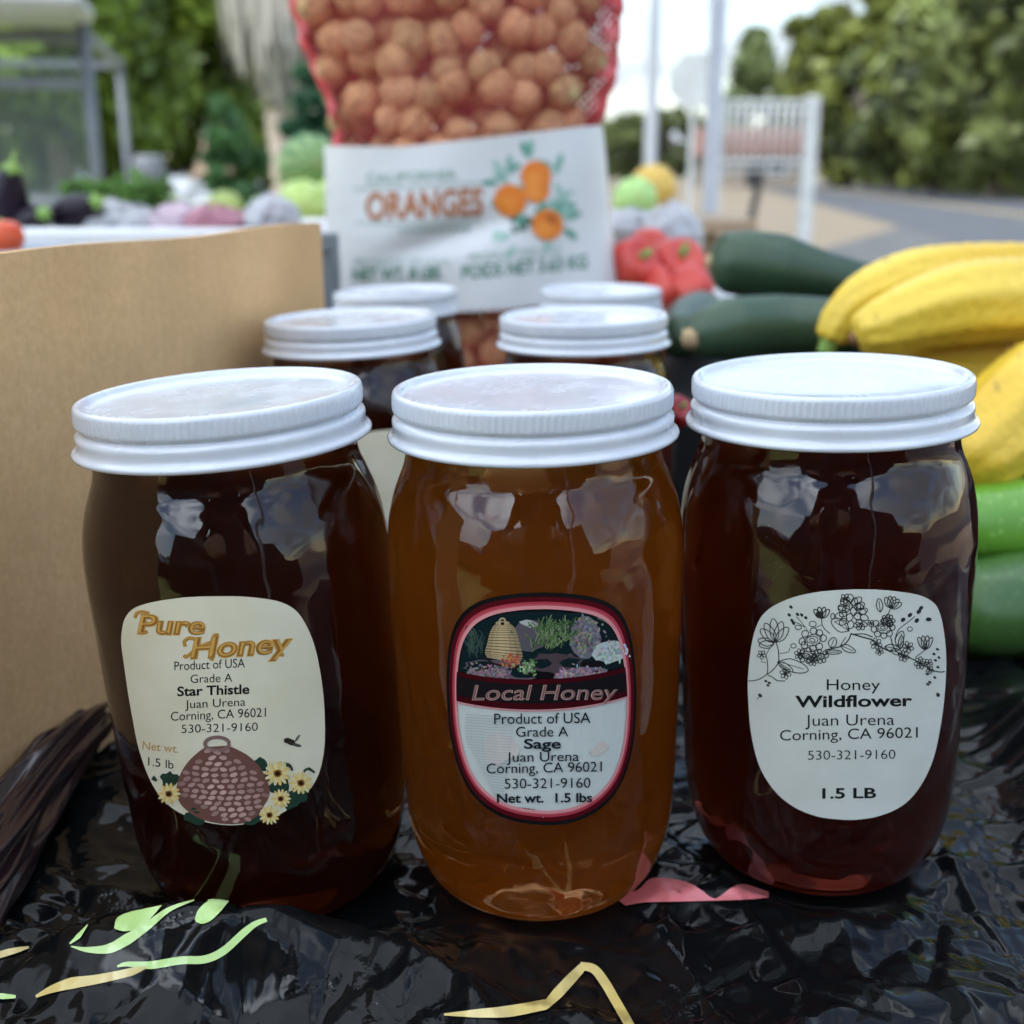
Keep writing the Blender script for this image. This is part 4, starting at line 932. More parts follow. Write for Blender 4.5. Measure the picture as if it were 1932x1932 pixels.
for P in ([(370, 1425), (400, 1440), (380, 1410)], [(1290, 1320), (1330, 1330), (1350, 1370)], [(1420, 1390), (1450, 1360), (1490, 1370)], [(1300, 1330), (1345, 1345)], [(1460, 1350), (1505, 1385)], [(440, 1430), (480, 1405), (530, 1430)]):
    K.add(stroke2d(P, 16), (0.03, 0.05, 0.03), 3)
K.add(blob2d(1335, 1170, 42, 24, 12, .2, 4, .35), (0.03, 0.025, 0.02), 1); K.add(blob2d(1385, 1145, 34, 9, 8, .1, 4, -.95), (0.12, 0.12, 0.1), 1); K.add(blob2d(1380, 1192, 36, 12, 8, .1, 5, .25), (0.08, 0.075, 0.06), 1)
K.add(blob2d(1305, 1165, 16, 13, 8, .1, 6), (0.02, 0.015, 0.01), 2)
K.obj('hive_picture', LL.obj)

# ---- black label: red frame, picture, banner, grey writing panel
LM = Label(jm, J_mid, 1.3, 3.644, 870, 1150, E_mid, M_black)
K = Ink(LM)
RED_D, RED = (0.085, 0.004, 0.008), (0.42, 0.045, 0.065)
K.addn(*LM.ring(0.965, 0.90, 1), RED_D); K.addn(*LM.ring(0.925, 0.875, 2), RED); K.addn(*LM.ring(0.905, 0.885, 3), (0.50, 0.09, 0.11))
zof = lambda y: LM.uv(775, y)[1]
K.addn(*LM.band(zof(985), zof(1765), 0.893, 1, 20), (0.55, 0.58, 0.53)); K.addn(*LM.ring(0.893, 0.865, 4), (0.66, 0.27, 0.27))
zt_ = zof(770)
v, f = LM.band(zof(755), zof(978), 0.875, 5, 8); K.addn(v, f, (0.05, 0.003, 0.006))
v, f = LM.band(zof(790), zof(930), 0.86, 6, 8); K.addn(v, f, (0.010, 0.008, 0.009))
v, f = LM.band(zof(975), zof(990), 0.885, 6, 1); K.addn(v, f, (0.55, 0.25, 0.26))
K.obj('border', LM.obj)
K = Ink(LM); q = random.Random(4)
v, f = LM.band(zof(265), zof(748), 0.855, 1, 14); K.addn(v, f, (0.006, 0.016, 0.018))
def speck(n, xf, yf, cols, s, lift):
    for _ in range(n): x, y = xf(), yf(); K.add(blob2d(x, y, s*q.uniform(.5, 1.4), s*q.uniform(.4, .9), 5, .3, _, q.uniform(0, 3)), tuple(c*q.uniform(.6, 1.3) for c in q.choice(cols)), lift)
K.add(blob2d(690, 440, 120, 118, 18, .12, 1), (0.10, 0.085, 0.10), 2); K.add(blob2d(690, 352, 70, 26, 12, .15, 9, .2), (0.42, 0.42, 0.40), 3)
K.add(blob2d(1090, 455, 112, 150, 20, .06, 2), (0.16, 0.15, 0.17), 2); speck(150, lambda: q.gauss(1085, 50), lambda: q.gauss(440, 62), [(0.24, 0.22, 0.24), (0.10, 0.09, 0.11), (0.30, 0.28, 0.20)], 13, 3)
K.add(blob2d(500, 690, 270, 70, 22, .12, 3, .12), (0.12, 0.095, 0.11), 2); K.add(blob2d(880, 640, 190, 80, 20, .15, 8), (0.075, 0.05, 0.055), 2)
speck(220, lambda: q.uniform(240, 560), lambda: q.gauss(705, 24), [(0.26, 0.22, 0.24), (0.40, 0.20, 0.24), (0.12, 0.1, 0.11)], 12, 3)
K.add(blob2d(1060, 710, 190, 42, 18, .12, 5, -.12), (0.20, 0.17, 0.19), 3); speck(150, lambda: q.uniform(890, 1220), lambda: q.gauss(712, 22), [(0.42, 0.38, 0.40), (0.45, 0.2, 0.24), (0.2, 0.17, 0.18)], 12, 4)
K.add(blob2d(1270, 560, 128, 82, 18, .10, 6, -.15), (0.46, 0.50, 0.47), 3); speck(90, lambda: q.gauss(1270, 50), lambda: q.gauss(560, 34), [(0.28, 0.34, 0.32), (0.56, 0.58, 0.55)], 13, 4)
for k in range(260):                     # green plants
    x, y = q.gauss(850, 78), q.uniform(350, 560); a = q.uniform(-2.6, -.5); l = q.uniform(30, 75)
    if y + l > 590: continue
    K.add(stroke2d([(x, y), (x+l*.5*math.cos(a), y+l*.5*math.sin(a)), (x+l*math.cos(a)+6, y+l*math.sin(a))], 8, 3), q.choice([(0.07, 0.13, 0.045), (0.12, 0.19, 0.07), (0.03, 0.06, 0.03), (0.19, 0.24, 0.12)]), 4)
for k in range(60): x, y = q.gauss(290, 40), q.uniform(420, 600); K.add(stroke2d([(x, y), (x+q.uniform(-20, 20), y-30), (x+q.uniform(-30, 30), y-55)], 7, 3), q.choice([(0.03, 0.06, 0.05), (0.05, 0.08, 0.06)]), 3)
sk_l = [(450, 350), (425, 372), (402, 420), (385, 490), (368, 560), (385, 600)]; sk_r = [(545, 350), (575, 372), (598, 420), (620, 500), (640, 590), (615, 640)]
a_, b2 = spline(sk_l, 18), spline(sk_r, 18)
for k in range(18):                      # coiled straw
    for j in range(6):
        u0, u1 = j/6, (j+1)/6; lit = 0.55+0.6*math.exp(-((j+.5)/6-.45)**2*7)
        K.add(([a_[k]*(1-u0)+b2[k]*u0, a_[k]*(1-u1)+b2[k]*u1, (a_[k]*(1-u1)+b2[k]*u1)*.22+(a_[k+1]*(1-u1)+b2[k+1]*u1)*.78, (a_[k]*(1-u0)+b2[k]*u0)*.22+(a_[k+1]*(1-u0)+b2[k+1]*u0)*.78], [(0, 1, 2, 3)]), (0.46*lit, 0.34*lit, 0.18*lit), 4)
K.add(stroke2d([(370, 600), (430, 640), (520, 655), (610, 640)], 14), (0.02, 0.012, 0.012), 5)
K.add(blob2d(495, 345, 52, 14, 12), (0.40, 0.31, 0.18), 4)
K.add(stroke2d([(478, 350), (474, 325), (490, 312), (510, 318), (516, 350)], 12), (0.42, 0.33, 0.2), 5); K.add(blob2d(495, 350, 14, 12, 8), (0.01, .01, .01), 5)
speck(46, lambda: q.gauss(560, 34), lambda: q.gauss(618, 30), [(0.45, 0.12, 0.05), (0.5, 0.2, 0.08), (0.4, 0.06, 0.05)], 14, 6)
speck(60, lambda: q.gauss(668, 36), lambda: q.gauss(668, 26), [(0.22, 0.34, 0.14), (0.34, 0.45, 0.22), (0.06, 0.12, 0.05)], 15, 7)
K.add(stroke2d([(1180, 310), (1240, 335), (1320, 395)], 12), (0.14, 0.13, 0.11), 4); K.add(blob2d(1150, 645, 90, 26, 12, .1, 4, -.1), (0.008, .008, .009), 4); K.add(blob2d(790, 725, 90, 26, 12, .1, 4), (0.006, .005, .006), 5)
K.obj('garden_picture', LM.obj)
K = Ink(LM)
wr(K, 'Local Honey', 275, 1308, 905, 108, 0.012, -0.004, (0.45, 0.30, 0.26), 0.22, 7); wr(K, 'Local Honey', 278, 1305, 903, 103, -0.012, -0.004, (0.24, 0.10, 0.09), 0.22, 8)
INK2 = (0.012, 0.02, 0.025)
for k in range(30):                      # fine straw lines printed on the writing panel
    y = 1010+k*20; K.add(stroke2d([(225+max(0, (k-9))*10, y), (450, y+16), (590-3*k, y+20)], 4, 8), (0.38, 0.42, 0.41), 5)
K.add(blob2d(1195, 1260, 70, 40, 12, .2, 1, -.6), (0.58, 0.51, 0.44), 5); K.add(blob2d(480, 1260, 120, 120, 14, .2, 2), (0.57, 0.53, 0.48), 5)
wr(K, 'Product of USA', 435, 1128, 1080, 76, 0.0, -0.012, INK2, 0, 7); wr(K, 'Grade A', 592, 968, 1172, 72, 0.0, -0.006, INK2, 0, 7); wr(K, 'Sage', 650, 915, 1258, 70, 0.022, -0.006, INK2, 0, 7)
wr(K, 'Juan Urena', 525, 1045, 1355, 70, 0.0, -0.012, INK2, 0, 7); wr(K, 'Corning, CA 96021', 380, 1210, 1440, 72, 0.0, -0.018, INK2, 0, 7); wr(K, '530-321-9160', 510, 1128, 1550, 72, -0.004, -0.012, INK2, 0, 7)
wr(K, 'Net wt.  1.5 lbs', 455, 1140, 1652, 66, 0.022, -0.008, INK2, 0, 7)
K.obj('lettering', LM.obj)

# ---- fine bubbles caught in the reddish honey
bv = []; bf = []; q = random.Random(17)
for k in range(120):
    px_, py_ = (q.gauss(300, 150), q.gauss(-120, 170)) if k < 85 else (q.uniform(100, 1500), q.uniform(-250, 1900))
    a_, z_ = LR.uv(px_, py_)
    if not .02 < z_ < .135: continue
    r_ = JRz(z_) - q.uniform(.0022, .006); s_ = q.uniform(.00006, .00017); c_ = Vector((r_*math.sin(a_), -r_*math.cos(a_), z_)); b0 = len(bv)
    bv += [c_+Vector(d)*s_ for d in ((1, 0, 0), (-1, 0, 0), (0, 1, 0), (0, -1, 0), (0, 0, 1), (0, 0, -1))]; bf += [tuple(b0+i for i in t) for t in ((0, 2, 4), (2, 1, 4), (1, 3, 4), (3, 0, 4), (2, 0, 5), (1, 2, 5), (3, 1, 5), (0, 3, 5))]
mesh_obj('bubbles', bv, bf, mat('bubble', (.55, .42, .34), (.6, .48, .4), scale=40, rough=.2), jr)
# ---- the jars behind
labs = ['honey jar standing behind the cream labelled and amber jars beside the cardboard box', 'honey jar with its lid just above the amber jar, beside the zucchini',
        'rear honey jar between the box corner and the walnut sack', 'rear honey jar in front of the walnut sack beside the red peppers']
for k, (p, lean) in enumerate(zip(J_back, (2.0, 1.2, 1.5, 0.5))):
    t = make_jar(labs[k], p, lean, [M_h_thistle, M_h_wild, M_h_thistle, M_h_sage][k], turn=k*1.1)
    lb = LL.obj.copy(); COL.objects.link(lb); lb.parent = t; lb.rotation_euler = (0, 0, R([22, -25, 10, 0][k]))
# ------------------------------------------------------------------ cardboard box
def M_card():
    m, nt, b = new_mat('cardboard'); N, L = nt.nodes, nt.links; setp(b, rough=0.85)
    tc = N.new('ShaderNodeTexCoord'); n1 = N.new('ShaderNodeTexNoise'); n1.inputs['Scale'].default_value = 420; n1.inputs['Detail'].default_value = 3
    mp = N.new('ShaderNodeMapping'); mp.inputs['Scale'].default_value = (1, 1, 0.12); L.new(tc.outputs['Object'], mp.inputs['Vector'])
    n2 = N.new('ShaderNodeTexNoise'); n2.inputs['Scale'].default_value = 14; n2.inputs['Detail'].default_value = 5; L.new(mp.outputs['Vector'], n2.inputs['Vector'])
    L.new(tc.outputs['Object'], n1.inputs['Vector'])
    r1 = N.new('ShaderNodeValToRGB'); e = r1.color_ramp.elements; e[0].position, e[1].position = 0.25, 0.75; e[0].color = (0.57, 0.335, 0.145, 1); e[1].color = (0.75, 0.48, 0.245, 1)
    mx = N.new('ShaderNodeMath'); mx.operation = 'MULTIPLY_ADD'; mx.inputs[1].default_value = 0.55; mx.inputs[2].default_value = 0.22
    ad = N.new('ShaderNodeMath'); ad.operation = 'MULTIPLY_ADD'; ad.inputs[1].default_value = 0.5
    L.new(n1.outputs['Fac'], mx.inputs[0]); L.new(n2.outputs['Fac'], ad.inputs[0]); L.new(mx.outputs[0], ad.inputs[2])
    s2 = N.new('ShaderNodeMath'); s2.operation = 'SUBTRACT'; s2.inputs[1].default_value = 0.24; L.new(ad.outputs[0], s2.inputs[0]); L.new(s2.outputs[0], r1.inputs['Fac'])
    # flutes showing faintly through the liner, and scuffs
    wv = N.new('ShaderNodeTexWave'); wv.inputs['Scale'].default_value = 42; wv.inputs['Distortion'].default_value = 1.2; wv.inputs['Detail'].default_value = 2; L.new(tc.outputs['Object'], wv.inputs['Vector'])
    n3 = N.new('ShaderNodeTexNoise'); n3.inputs['Scale'].default_value = 22; n3.inputs['Detail'].default_value = 9; n3.inputs['Roughness'].default_value = .7; L.new(tc.outputs['Object'], n3.inputs['Vector'])
    m3 = N.new('ShaderNodeMapRange'); m3.inputs['From Min'].default_value = .3; m3.inputs['From Max'].default_value = .7; m3.inputs['To Min'].default_value = .90; m3.inputs['To Max'].default_value = 1.06; L.new(n3.outputs['Fac'], m3.inputs['Value'])
    m5 = N.new('ShaderNodeMath'); m5.operation = 'MULTIPLY_ADD'; m5.inputs[1].default_value = .018; L.new(wv.outputs['Fac'], m5.inputs[0]); L.new(m3.outputs[0], m5.inputs[2])
    vm = N.new('ShaderNodeVectorMath'); vm.operation = 'SCALE'; L.new(r1.outputs['Color'], vm.inputs[0]); L.new(m5.outputs[0], vm.inputs['Scale'])
    L.new(vm.outputs[0], b.inputs['Base Color'])
    bp = N.new('ShaderNodeBump'); bp.inputs['Strength'].default_value = 0.25; bp.inputs['Distance'].default_value = 0.0005; L.new(n1.outputs['Fac'], bp.inputs['Height']); L.new(bp.outputs['Normal'], b.inputs['Normal'])
    return m
M_cb = M_card()
def rot_z(v, a): return [(p[0]*math.cos(a)-p[1]*math.sin(a), p[0]*math.sin(a)+p[1]*math.cos(a), p[2]) for p in v]
bd = Vector((0.246, 0.97, 0)).normalized(); Bc = Vector((-0.105, 0.66, TZ)); BL, BW, BH = 0.50, 0.30, 0.1975
ba = math.atan2(bd.y, bd.x)              # box: local x along the long side, local y away to the left; origin at its far corner
cbx = thing('cardboard_box', 'open plain brown cardboard box, its long side facing the jars', 'box', Bc, (0, 0, ba))
def panel(name, x0, x1, y0, y1, z0, z1, par, warp=0.0, drop=0.0):
    nx = 24; v = []; f = []
    along = (x1-x0) > (y1-y0)
    for i in range(nx+1):
        t = i/nx; w = warp*math.sin(math.pi*t)
        if along: c = [(x0+(x1-x0)*t, y0+w), (x0+(x1-x0)*t, y1+w)]
        else: c = [(x0+w, y0+(y1-y0)*t), (x1+w, y0+(y1-y0)*t)]
        dz = 0.0008*math.sin(17*t+x0*40) - drop*min(1, t*3)
        for (x, y) in c: v += [(x, y, z0), (x, y, z1+dz)]
    for i in range(nx):
        a = 4*i; f += [(a, a+4, a+5, a+1), (a+2, a+3, a+7, a+6), (a+1, a+5, a+7, a+3), (a, a+2, a+6, a+4)]
    f += [(0, 1, 3, 2), (4*nx, 4*nx+2, 4*nx+3, 4*nx+1)]
    return mesh_obj(name, v, f, M_cb, par, smooth=False)
panel('side_panel', -BL, 0, 0, 0.004, 0.0, BH-.0015, cbx, -0.001); panel('side_panel', -BL, 0, BW-0.004, BW, 0.0, BH-0.045, cbx, 0.003)
panel('end_panel', -0.004, 0, 0.0042, BW-0.0042, 0.0, BH-0.001, cbx, 0, 0.045); panel('end_panel', -BL, -BL+0.004, 0.0042, BW-0.0042, 0.0, BH-0.001, cbx, 0, 0.045)
v, f = box(-BL+0.005, -0.005, 0.005, BW-0.005, 0.002, 0.006); mesh_obj('bottom_panel', v, f, M_cb, cbx, smooth=False)

# gathered dark plastic against the foot of the box
M_gather = mat('dark_plastic_film', (0.012, 0.005, 0.007), (0.022, 0.009, 0.012), scale=40, rough=0.2, spec=0.8, bump=0.0)
pth = [on_sheet(-140, 1860), on_sheet(-40, 1720), on_sheet(40, 1600), on_sheet(110, 1500), on_sheet(170, 1420), on_sheet(212, 1362)]
pth = [np.array(p)+np.array((0, 0, z)) for p, z in zip(pth, (0.008, 0.010, 0.012, 0.013, 0.012, 0.006))]
pp = spline(pth, 120)
rad = np.interp(np.linspace(0, 1, 121), [0, .35, .7, .9, 1], [0.013, 0.012, 0.0095, 0.007, 0.0022])
def pleat(t, a):
    s = 0
    for (n, k, ph, am) in ((3, 3.0, .3, .12), (5, 4.2, 1.1, .12), (8, 5.5, 2.0, .09)):
        q_ = math.sin(n*a + k*t + ph + 0.8*math.sin(5*t+n)); s += am*(1-2*abs(q_)**1.4)
    return s
v, f = tube(pp, rad, 96, mod=pleat); tag(mesh_obj('plastic_bag', v, f, M_gather), 'gathered shiny dark purple plastic bag against the foot of the box', 'plastic bag')

# ------------------------------------------------------------------ sack of walnuts
SY = 1.02                                # front of the sack
sk = thing('mesh_sack', 'red mesh sack of walnuts with a white printed orange label band', 'sack', (0, 0, 0))
Lp = lambda py, w: [at(p, py, SY) for p in w]
def prof(rows):                          # (py, left px, right px) -> z, x0, x1
    return [(at(966, py, SY).z, at(l, py, SY).x, at(r, py, SY).x) for py, l, r in rows]
bag_rows = prof([(-330, 560, 1090), (-220, 520, 1150), (-100, 512, 1172), (0, 528, 1168), (70, 548, 1165), (130, 575, 1158), (190, 598, 1140), (235, 608, 1128), (300, 612, 1135), (420, 615, 1145), (560, 620, 1160), (650, 622, 1165), (740, 640, 1150), (800, 680, 1110)])
bag_rows = bag_rows + [(TZ+0.001, at(720, 815, SY).x, at(1070, 815, SY).x)]
zz = np.array([r[0] for r in bag_rows])[::-1]; xl_ = np.array([r[1] for r in bag_rows])[::-1]; xr_ = np.array([r[2] for r in bag_rows])[::-1]
DEP = 0.075
def sack_ext(z): return np.interp(z, zz, xl_), np.interp(z, zz, xr_)
def sack_y(x, z, grow=1.0):              # front surface
    a, b = sack_ext(z); c, hw = (a+b)/2, (b-a)/2*grow; u = min(1, abs(x-c)/hw)
    k = 1.0 if z > TZ+0.06 else 0.55+0.45*(z-TZ)/0.06
    return SY + DEP*(1 - k*(max(0.0, 1-u**2.6))**0.5)
def sack_surface(z0, z1, grow, nz, nth, wob, flange=0.0):
    v = []; f = []; dens = []
    for i in range(nz+1):
        z = z0+(z1-z0)*i/nz; a, b = sack_ext(z); c, hw = (a+b)/2, (b-a)/2*grow
        k = 1.0 if z > TZ+0.06 else 0.55+0.45*max(0, (z-TZ))/0.06
        for j in range(nth):
            th = 2*math.pi*j/nth; cu = math.cos(th); u = cu; fl = 0
            x = c + hw*u; dy = DEP*grow*k*(max(0.0, 1-abs(u)**2.6))**0.5; s = 1 if math.sin(th) > 0 else -1
            x += flange*math.copysign(max(0, abs(u)-0.9)/0.1, u)
            w = wob(z, th)
            v.append((x + w*0.4*cu, SY + DEP - s*dy*(1 if True else 0) - s*w, z)); dens.append(max(max(0, abs(u)-0.91)/0.09, 0.75 if s < 0 else 0))
    for i in range(nz):
        for j in range(nth): f.append((i*nth+j, i*nth+(j+1) % nth, (i+1)*nth+(j+1) % nth, (i+1)*nth+j))
    return v, f, dens
M_net, nt, b = new_mat('red_netting'); N, L = nt.nodes, nt.links; setp(b, rough=0.45); b.inputs['Base Color'].default_value = (0.66, 0.045, 0.06, 1)
tc = N.new('ShaderNodeTexCoord'); mp = N.new('ShaderNodeMapping'); mp.inputs['Rotation'].default_value = (0, R(45), 0); L.new(tc.outputs['Object'], mp.inputs['Vector'])
sp = N.new('ShaderNodeSeparateXYZ'); L.new(mp.outputs['Vector'], sp.inputs[0])
at_ = N.new('ShaderNodeAttribute'); at_.attribute_name = 'Col'
outs = []
for ax in ('X', 'Z'):
    m1 = N.new('ShaderNodeMath'); m1.operation = 'MULTIPLY'; m1.inputs[1].default_value = 190; L.new(sp.outputs[ax], m1.inputs[0])
    m2 = N.new('ShaderNodeMath'); m2.operation = 'FRACT'; L.new(m1.outputs[0], m2.inputs[0])
    m3 = N.new('ShaderNodeMath'); m3.operation = 'LESS_THAN'; L.new(m2.outputs[0], m3.inputs[0])
    m4 = N.new('ShaderNodeMath'); m4.operation = 'MULTIPLY_ADD'; m4.inputs[1].default_value = 0.75; m4.inputs[2].default_value = 0.105; L.new(at_.outputs['Fac'], m4.inputs[0]); L.new(m4.outputs[0], m3.inputs[1]); outs.append(m3)
mm = N.new('ShaderNodeMath'); mm.operation = 'MAXIMUM'; L.new(outs[0].outputs[0], mm.inputs[0]); L.new(outs[1].outputs[0], mm.inputs[1])
trn = N.new('ShaderNodeBsdfTransparent'); mxs = N.new('ShaderNodeMixShader'); L.new(mm.outputs[0], mxs.inputs[0]); L.new(trn.outputs[0], mxs.inputs[1]); L.new(b.outputs[0], mxs.inputs[2]); L.new(mxs.outputs[0], N['Material Output'].inputs['Surface'])
zl0, zl1 = at(966, 578, SY).z, at(966, 250, SY).z
wob_n = lambda z, th: 0.0025*math.sin(60*z+3*th)*math.sin(5*th+40*z)
v, f, dn = sack_surface(TZ+0.001, zz[-1], 1.0, 90, 160, wob_n, 0.001)
v = [(p[0]+(0.006*max(0, dn[i]) if p[0] > at(966, 200, SY).x-0.04 and p[2] > zl1-0.01 else 0), p[1], p[2]) for i, p in enumerate(v)]
for i, p in enumerate(v):
    if dn[i] > 0.3: v[i] = (p[0] + 0.003*math.sin(p[2]*330+i), p[1] + 0.006*math.sin(p[2]*210), p[2])
mesh_obj('netting', v, f, M_net, sk, cols=np.repeat(np.array(dn)[:, None], 3, 1))
v, f = tube([(at(825, -330, SY).x, SY+DEP, zz[-1]-0.01), (at(825, -330, SY).x, SY+DEP, zz[-1]+0.05), (at(820, -330, SY).x+0.02, SY+DEP, zz[-1]+0.13)], [0.09, 0.018, 0.05], 24, mod=lambda t, a: 0.2*math.sin(9*a)); mesh_obj('neck', v, f, M_net, sk, cols=np.ones((len(v), 3)))
M_film = mat('white_film', (0.66, 0.66, 0.66), (0.60, 0.60, 0.60), scale=6, rough=0.38)
def crease(x, z):                        # a slanting fold across the band and soft ripples
    p0, p1 = at(690, 500, SY), at(1000, 395, SY)
    t = ((x-p0.x)*(p1.x-p0.x)+(z-p0.z)*(p1.z-p0.z))/((p1.x-p0.x)**2+(p1.z-p0.z)**2); d = ((x-p0.x)*(p1.z-p0.z)-(z-p0.z)*(p1.x-p0.x))/math.hypot(p1.x-p0.x, p1.z-p0.z)
    k = 0.010*math.exp(-(d/0.011)**2)*max(0, 1-abs(t-0.5)*1.9)
    return k + 0.0016*math.sin(23*x+31*z) + 0.0012*math.sin(61*x-40*z+1) + 0.005*math.exp(-((x+0.13)/0.02)**2)*max(0, 1-(z-zl0)/0.06)
def band_edge(x, top):                   # the band's upper edge rises towards its right
    if not top: return zl0 + 0.004*math.sin(14*x) + (0.010 if x > 0 else 0)*min(1, x/0.1)
    P = [at(612, 274, SY), at(760, 278, SY), at(890, 265, SY), at(1040, 248, SY), at(1150, 234, SY)]
    return float(np.interp(x, [p.x for p in P], [p.z for p in P]))
v = []; f = []; nz, nt2 = 60, 120
for i in range(nz+1):
    for j in range(nt2):
        th = 2*math.pi*j/nt2; cu = math.cos(th); s = 1 if math.sin(th) > 0 else -1
        ze = at(966, 420, SY).z; a, b = sack_ext(ze); x = (a+b)/2 + (b-a)/2*1.07*cu
        z0, z1 = band_edge(x, False), band_edge(x, True); z = z0+(z1-z0)*i/nz
        a, b = sack_ext(z); x = (a+b)/2 + (b-a)/2*1.075*cu
        dy = DEP*1.075*(max(0.0, 1-abs(cu)**2.6))**0.5
        v.append((x, SY+DEP - s*dy*1.0 - (0.0 if s < 0 else 0.011) + (crease(x, z) if s > 0 else 0), z))
for i in range(nz):
    for j in range(nt2): f.append((i*nt2+j, i*nt2+(j+1) % nt2, (i+1)*nt2+(j+1) % nt2, (i+1)*nt2+j))
bandob = mesh_obj('label_band', v, f, M_film, sk)
class SackInk:
    def __init__(s): s.g = Geo(); s.c = []
    def pt(s, px, py, lift):
        Y = SY
        for _ in range(6):
            p = at(px, py, Y); a, b = sack_ext(p.z); c, hw = (a+b)/2, (b-a)/2*1.075; u = min(0.999, abs(p.x-c)/hw)
            Y = SY+DEP - DEP*1.075*(1-u**2.6)**0.5 - 0.011 + crease(p.x, p.z)
        p = at(px, py, Y); return (p.x, p.y-0.0006-0.0003*lift, p.z)
    def add(s, vf, col, lift=1): v, f = vf; s.g.add([s.pt(p[0], p[1], lift) for p in v], f); s.c += [col]*len(v)
S = SackInk(); GR, GL, BR, ORG = (0.06, 0.20, 0.13), (0.30, 0.42, 0.36), (0.36, 0.10, 0.02), (0.72, 0.19, 0.015)
S.add(text2d('CALIFORNIA', 690, 862, 347, 19, 0.02, 0, -0.06), GL); S.add(stroke2d([(665, 356), (770, 352), (905, 345)], 3), GL); S.add(stroke2d([(672, 420), (780, 422), (905, 416)], 3), GL)
S.add(text2d('ORANGES', 690, 912, 414, 50, 0.03, 0, -0.045), BR); S.add(text2d('ORANGES', 694, 908, 411, 42, -0.015, 0, -0.045), (0.50, 0.20, 0.07), 2)
for x_ in range(752, 890, 14): S.add(stroke2d([(x_, 436-.03*(x_-752)), (x_+9, 435-.03*(x_-752))], 8), GL)   # a small line too soft to read
S.add(text2d('PRODUCE OF U.S.A.', 668, 850, 504, 16, 0.0, 0, -0.03), GL); S.add(text2d('PRODUIT DES E.-U.', 884, 1060, 494, 16, 0.0, 0, -0.09), GL)
S.add(text2d('NET WT. 8 LBS.', 665, 835, 530, 23, 0.03, 0, -0.03), GR); S.add(text2d('POIDS NET 3.63 KG', 872, 1108, 526, 25, 0.02, 0, -0.09), GR)
M_bink = colmat('band_ink', rough=0.5)
mesh_obj('lettering', S.g.v, S.g.f, M_bink, bandob, smooth=False, cols=S.c); S = SackInk()
q = random.Random(2)
for (x, y, n) in ((965, 345, 9), (1045, 340, 8), (985, 445, 7), (1050, 420, 9), (1000, 300, 6), (1035, 380, 6)):
    for k in range(n):
        a = q.uniform(0, 6.28); r = q.uniform(18, 44); S.add(blob2d(x+r*math.cos(a), y+r*math.sin(a), 17, 6.5, 8, .1, k, a), q.choice([(0.10, 0.30, 0.22), (0.20, 0.40, 0.32), (0.33, 0.50, 0.43)]), 1)
for k in range(9): S.add(blob2d(985+q.uniform(-22, 30), 418+q.uniform(-14, 16), 9, 5, 8, .1, k, q.uniform(0, 3)), (0.03, 0.09, 0.06), 2)
for (x, y, r) in ((1011, 332, 29), (962, 378, 31), (1012, 358, 25), (1033, 424, 30)):
    S.add(blob2d(x, y, r, r*1.0, 24, .02, 1), ORG, 3); S.add(blob2d(x-r*.2, y+r*.25, r*.6, r*.55, 16, .05, 2), (0.76, 0.24, 0.03), 4)
S.add(blob2d(1040, 412, 14, 8, 10, .1, 3, .6), (0.45, 0.10, 0.01), 5)
mesh_obj('fruit_picture', S.g.v, S.g.f, M_bink, bandob, smooth=False, cols=S.c)

# walnuts: each one a thing of its own inside the sack
M_nut = mat('walnut_shell', (0.34, 0.195, 0.08), (0.74, 0.51, 0.26), scale=150, bump=1.0, bscale=330, rough=0.7, lo=.3, hi=.55)
M_nut.node_tree.nodes['Bump'].inputs['Distance'].default_value = 0.004
N, L = M_nut.node_tree.nodes, M_nut.node_tree.links; b = N['Principled BSDF']; lk = b.inputs['Base Color'].links[0].from_socket
oi = N.new('ShaderNodeObjectInfo'); rp = N.new('ShaderNodeValToRGB'); e = rp.color_ramp.elements; e[0].position, e[1].position = 0.0, 1.0; e[0].color = (0.72, 0.74, 0.66, 1); e[1].color = (1.06, 0.86, 0.83, 1)
mx = N.new('ShaderNodeMix'); mx.data_type = 'RGBA'; mx.blend_type = 'MULTIPLY'; mx.inputs[0].default_value = 1.0
L.new(oi.outputs['Random'], rp.inputs['Fac']); L.new(lk, mx.inputs[6]); L.new(rp.outputs['Color'], mx.inputs[7]); L.new(mx.outputs[2], b.inputs['Base Color'])
def nut_mesh(seed):
    v, f = lathe([(max(1e-4, math.sin(t*math.pi/22)), -math.cos(t*math.pi/22)) for t in range(23)], 34); out = []; r = random.Random(seed); ph = r.uniform(0, 6)
    for x, y, z in v:
        a = math.atan2(y, x); s = 1 + 0.030*math.sin(9*a+3*z+ph)*math.cos(6*z+ph) + 0.022*math.sin(17*a-8*z)*(1-z*z) + 0.05*math.exp(-(abs(math.sin(a))/0.12)**2)*(1-0.3*z*z)
        if z > 0.85: s += (z-0.85)*0.7
        out.append((x*s*0.97*0.0151, y*s*0.94*0.0151, z*s*1.04*0.0151))
    return out, f
nm = [nut_mesh(k) for k in range(5)]; NR = 0.0151
nut0 = [mesh_obj('walnut', *nm[k], M_nut) for k in range(5)]
count = 0; used_n = set(); q = random.Random(21)
zrow = TZ + 0.017; row = 0
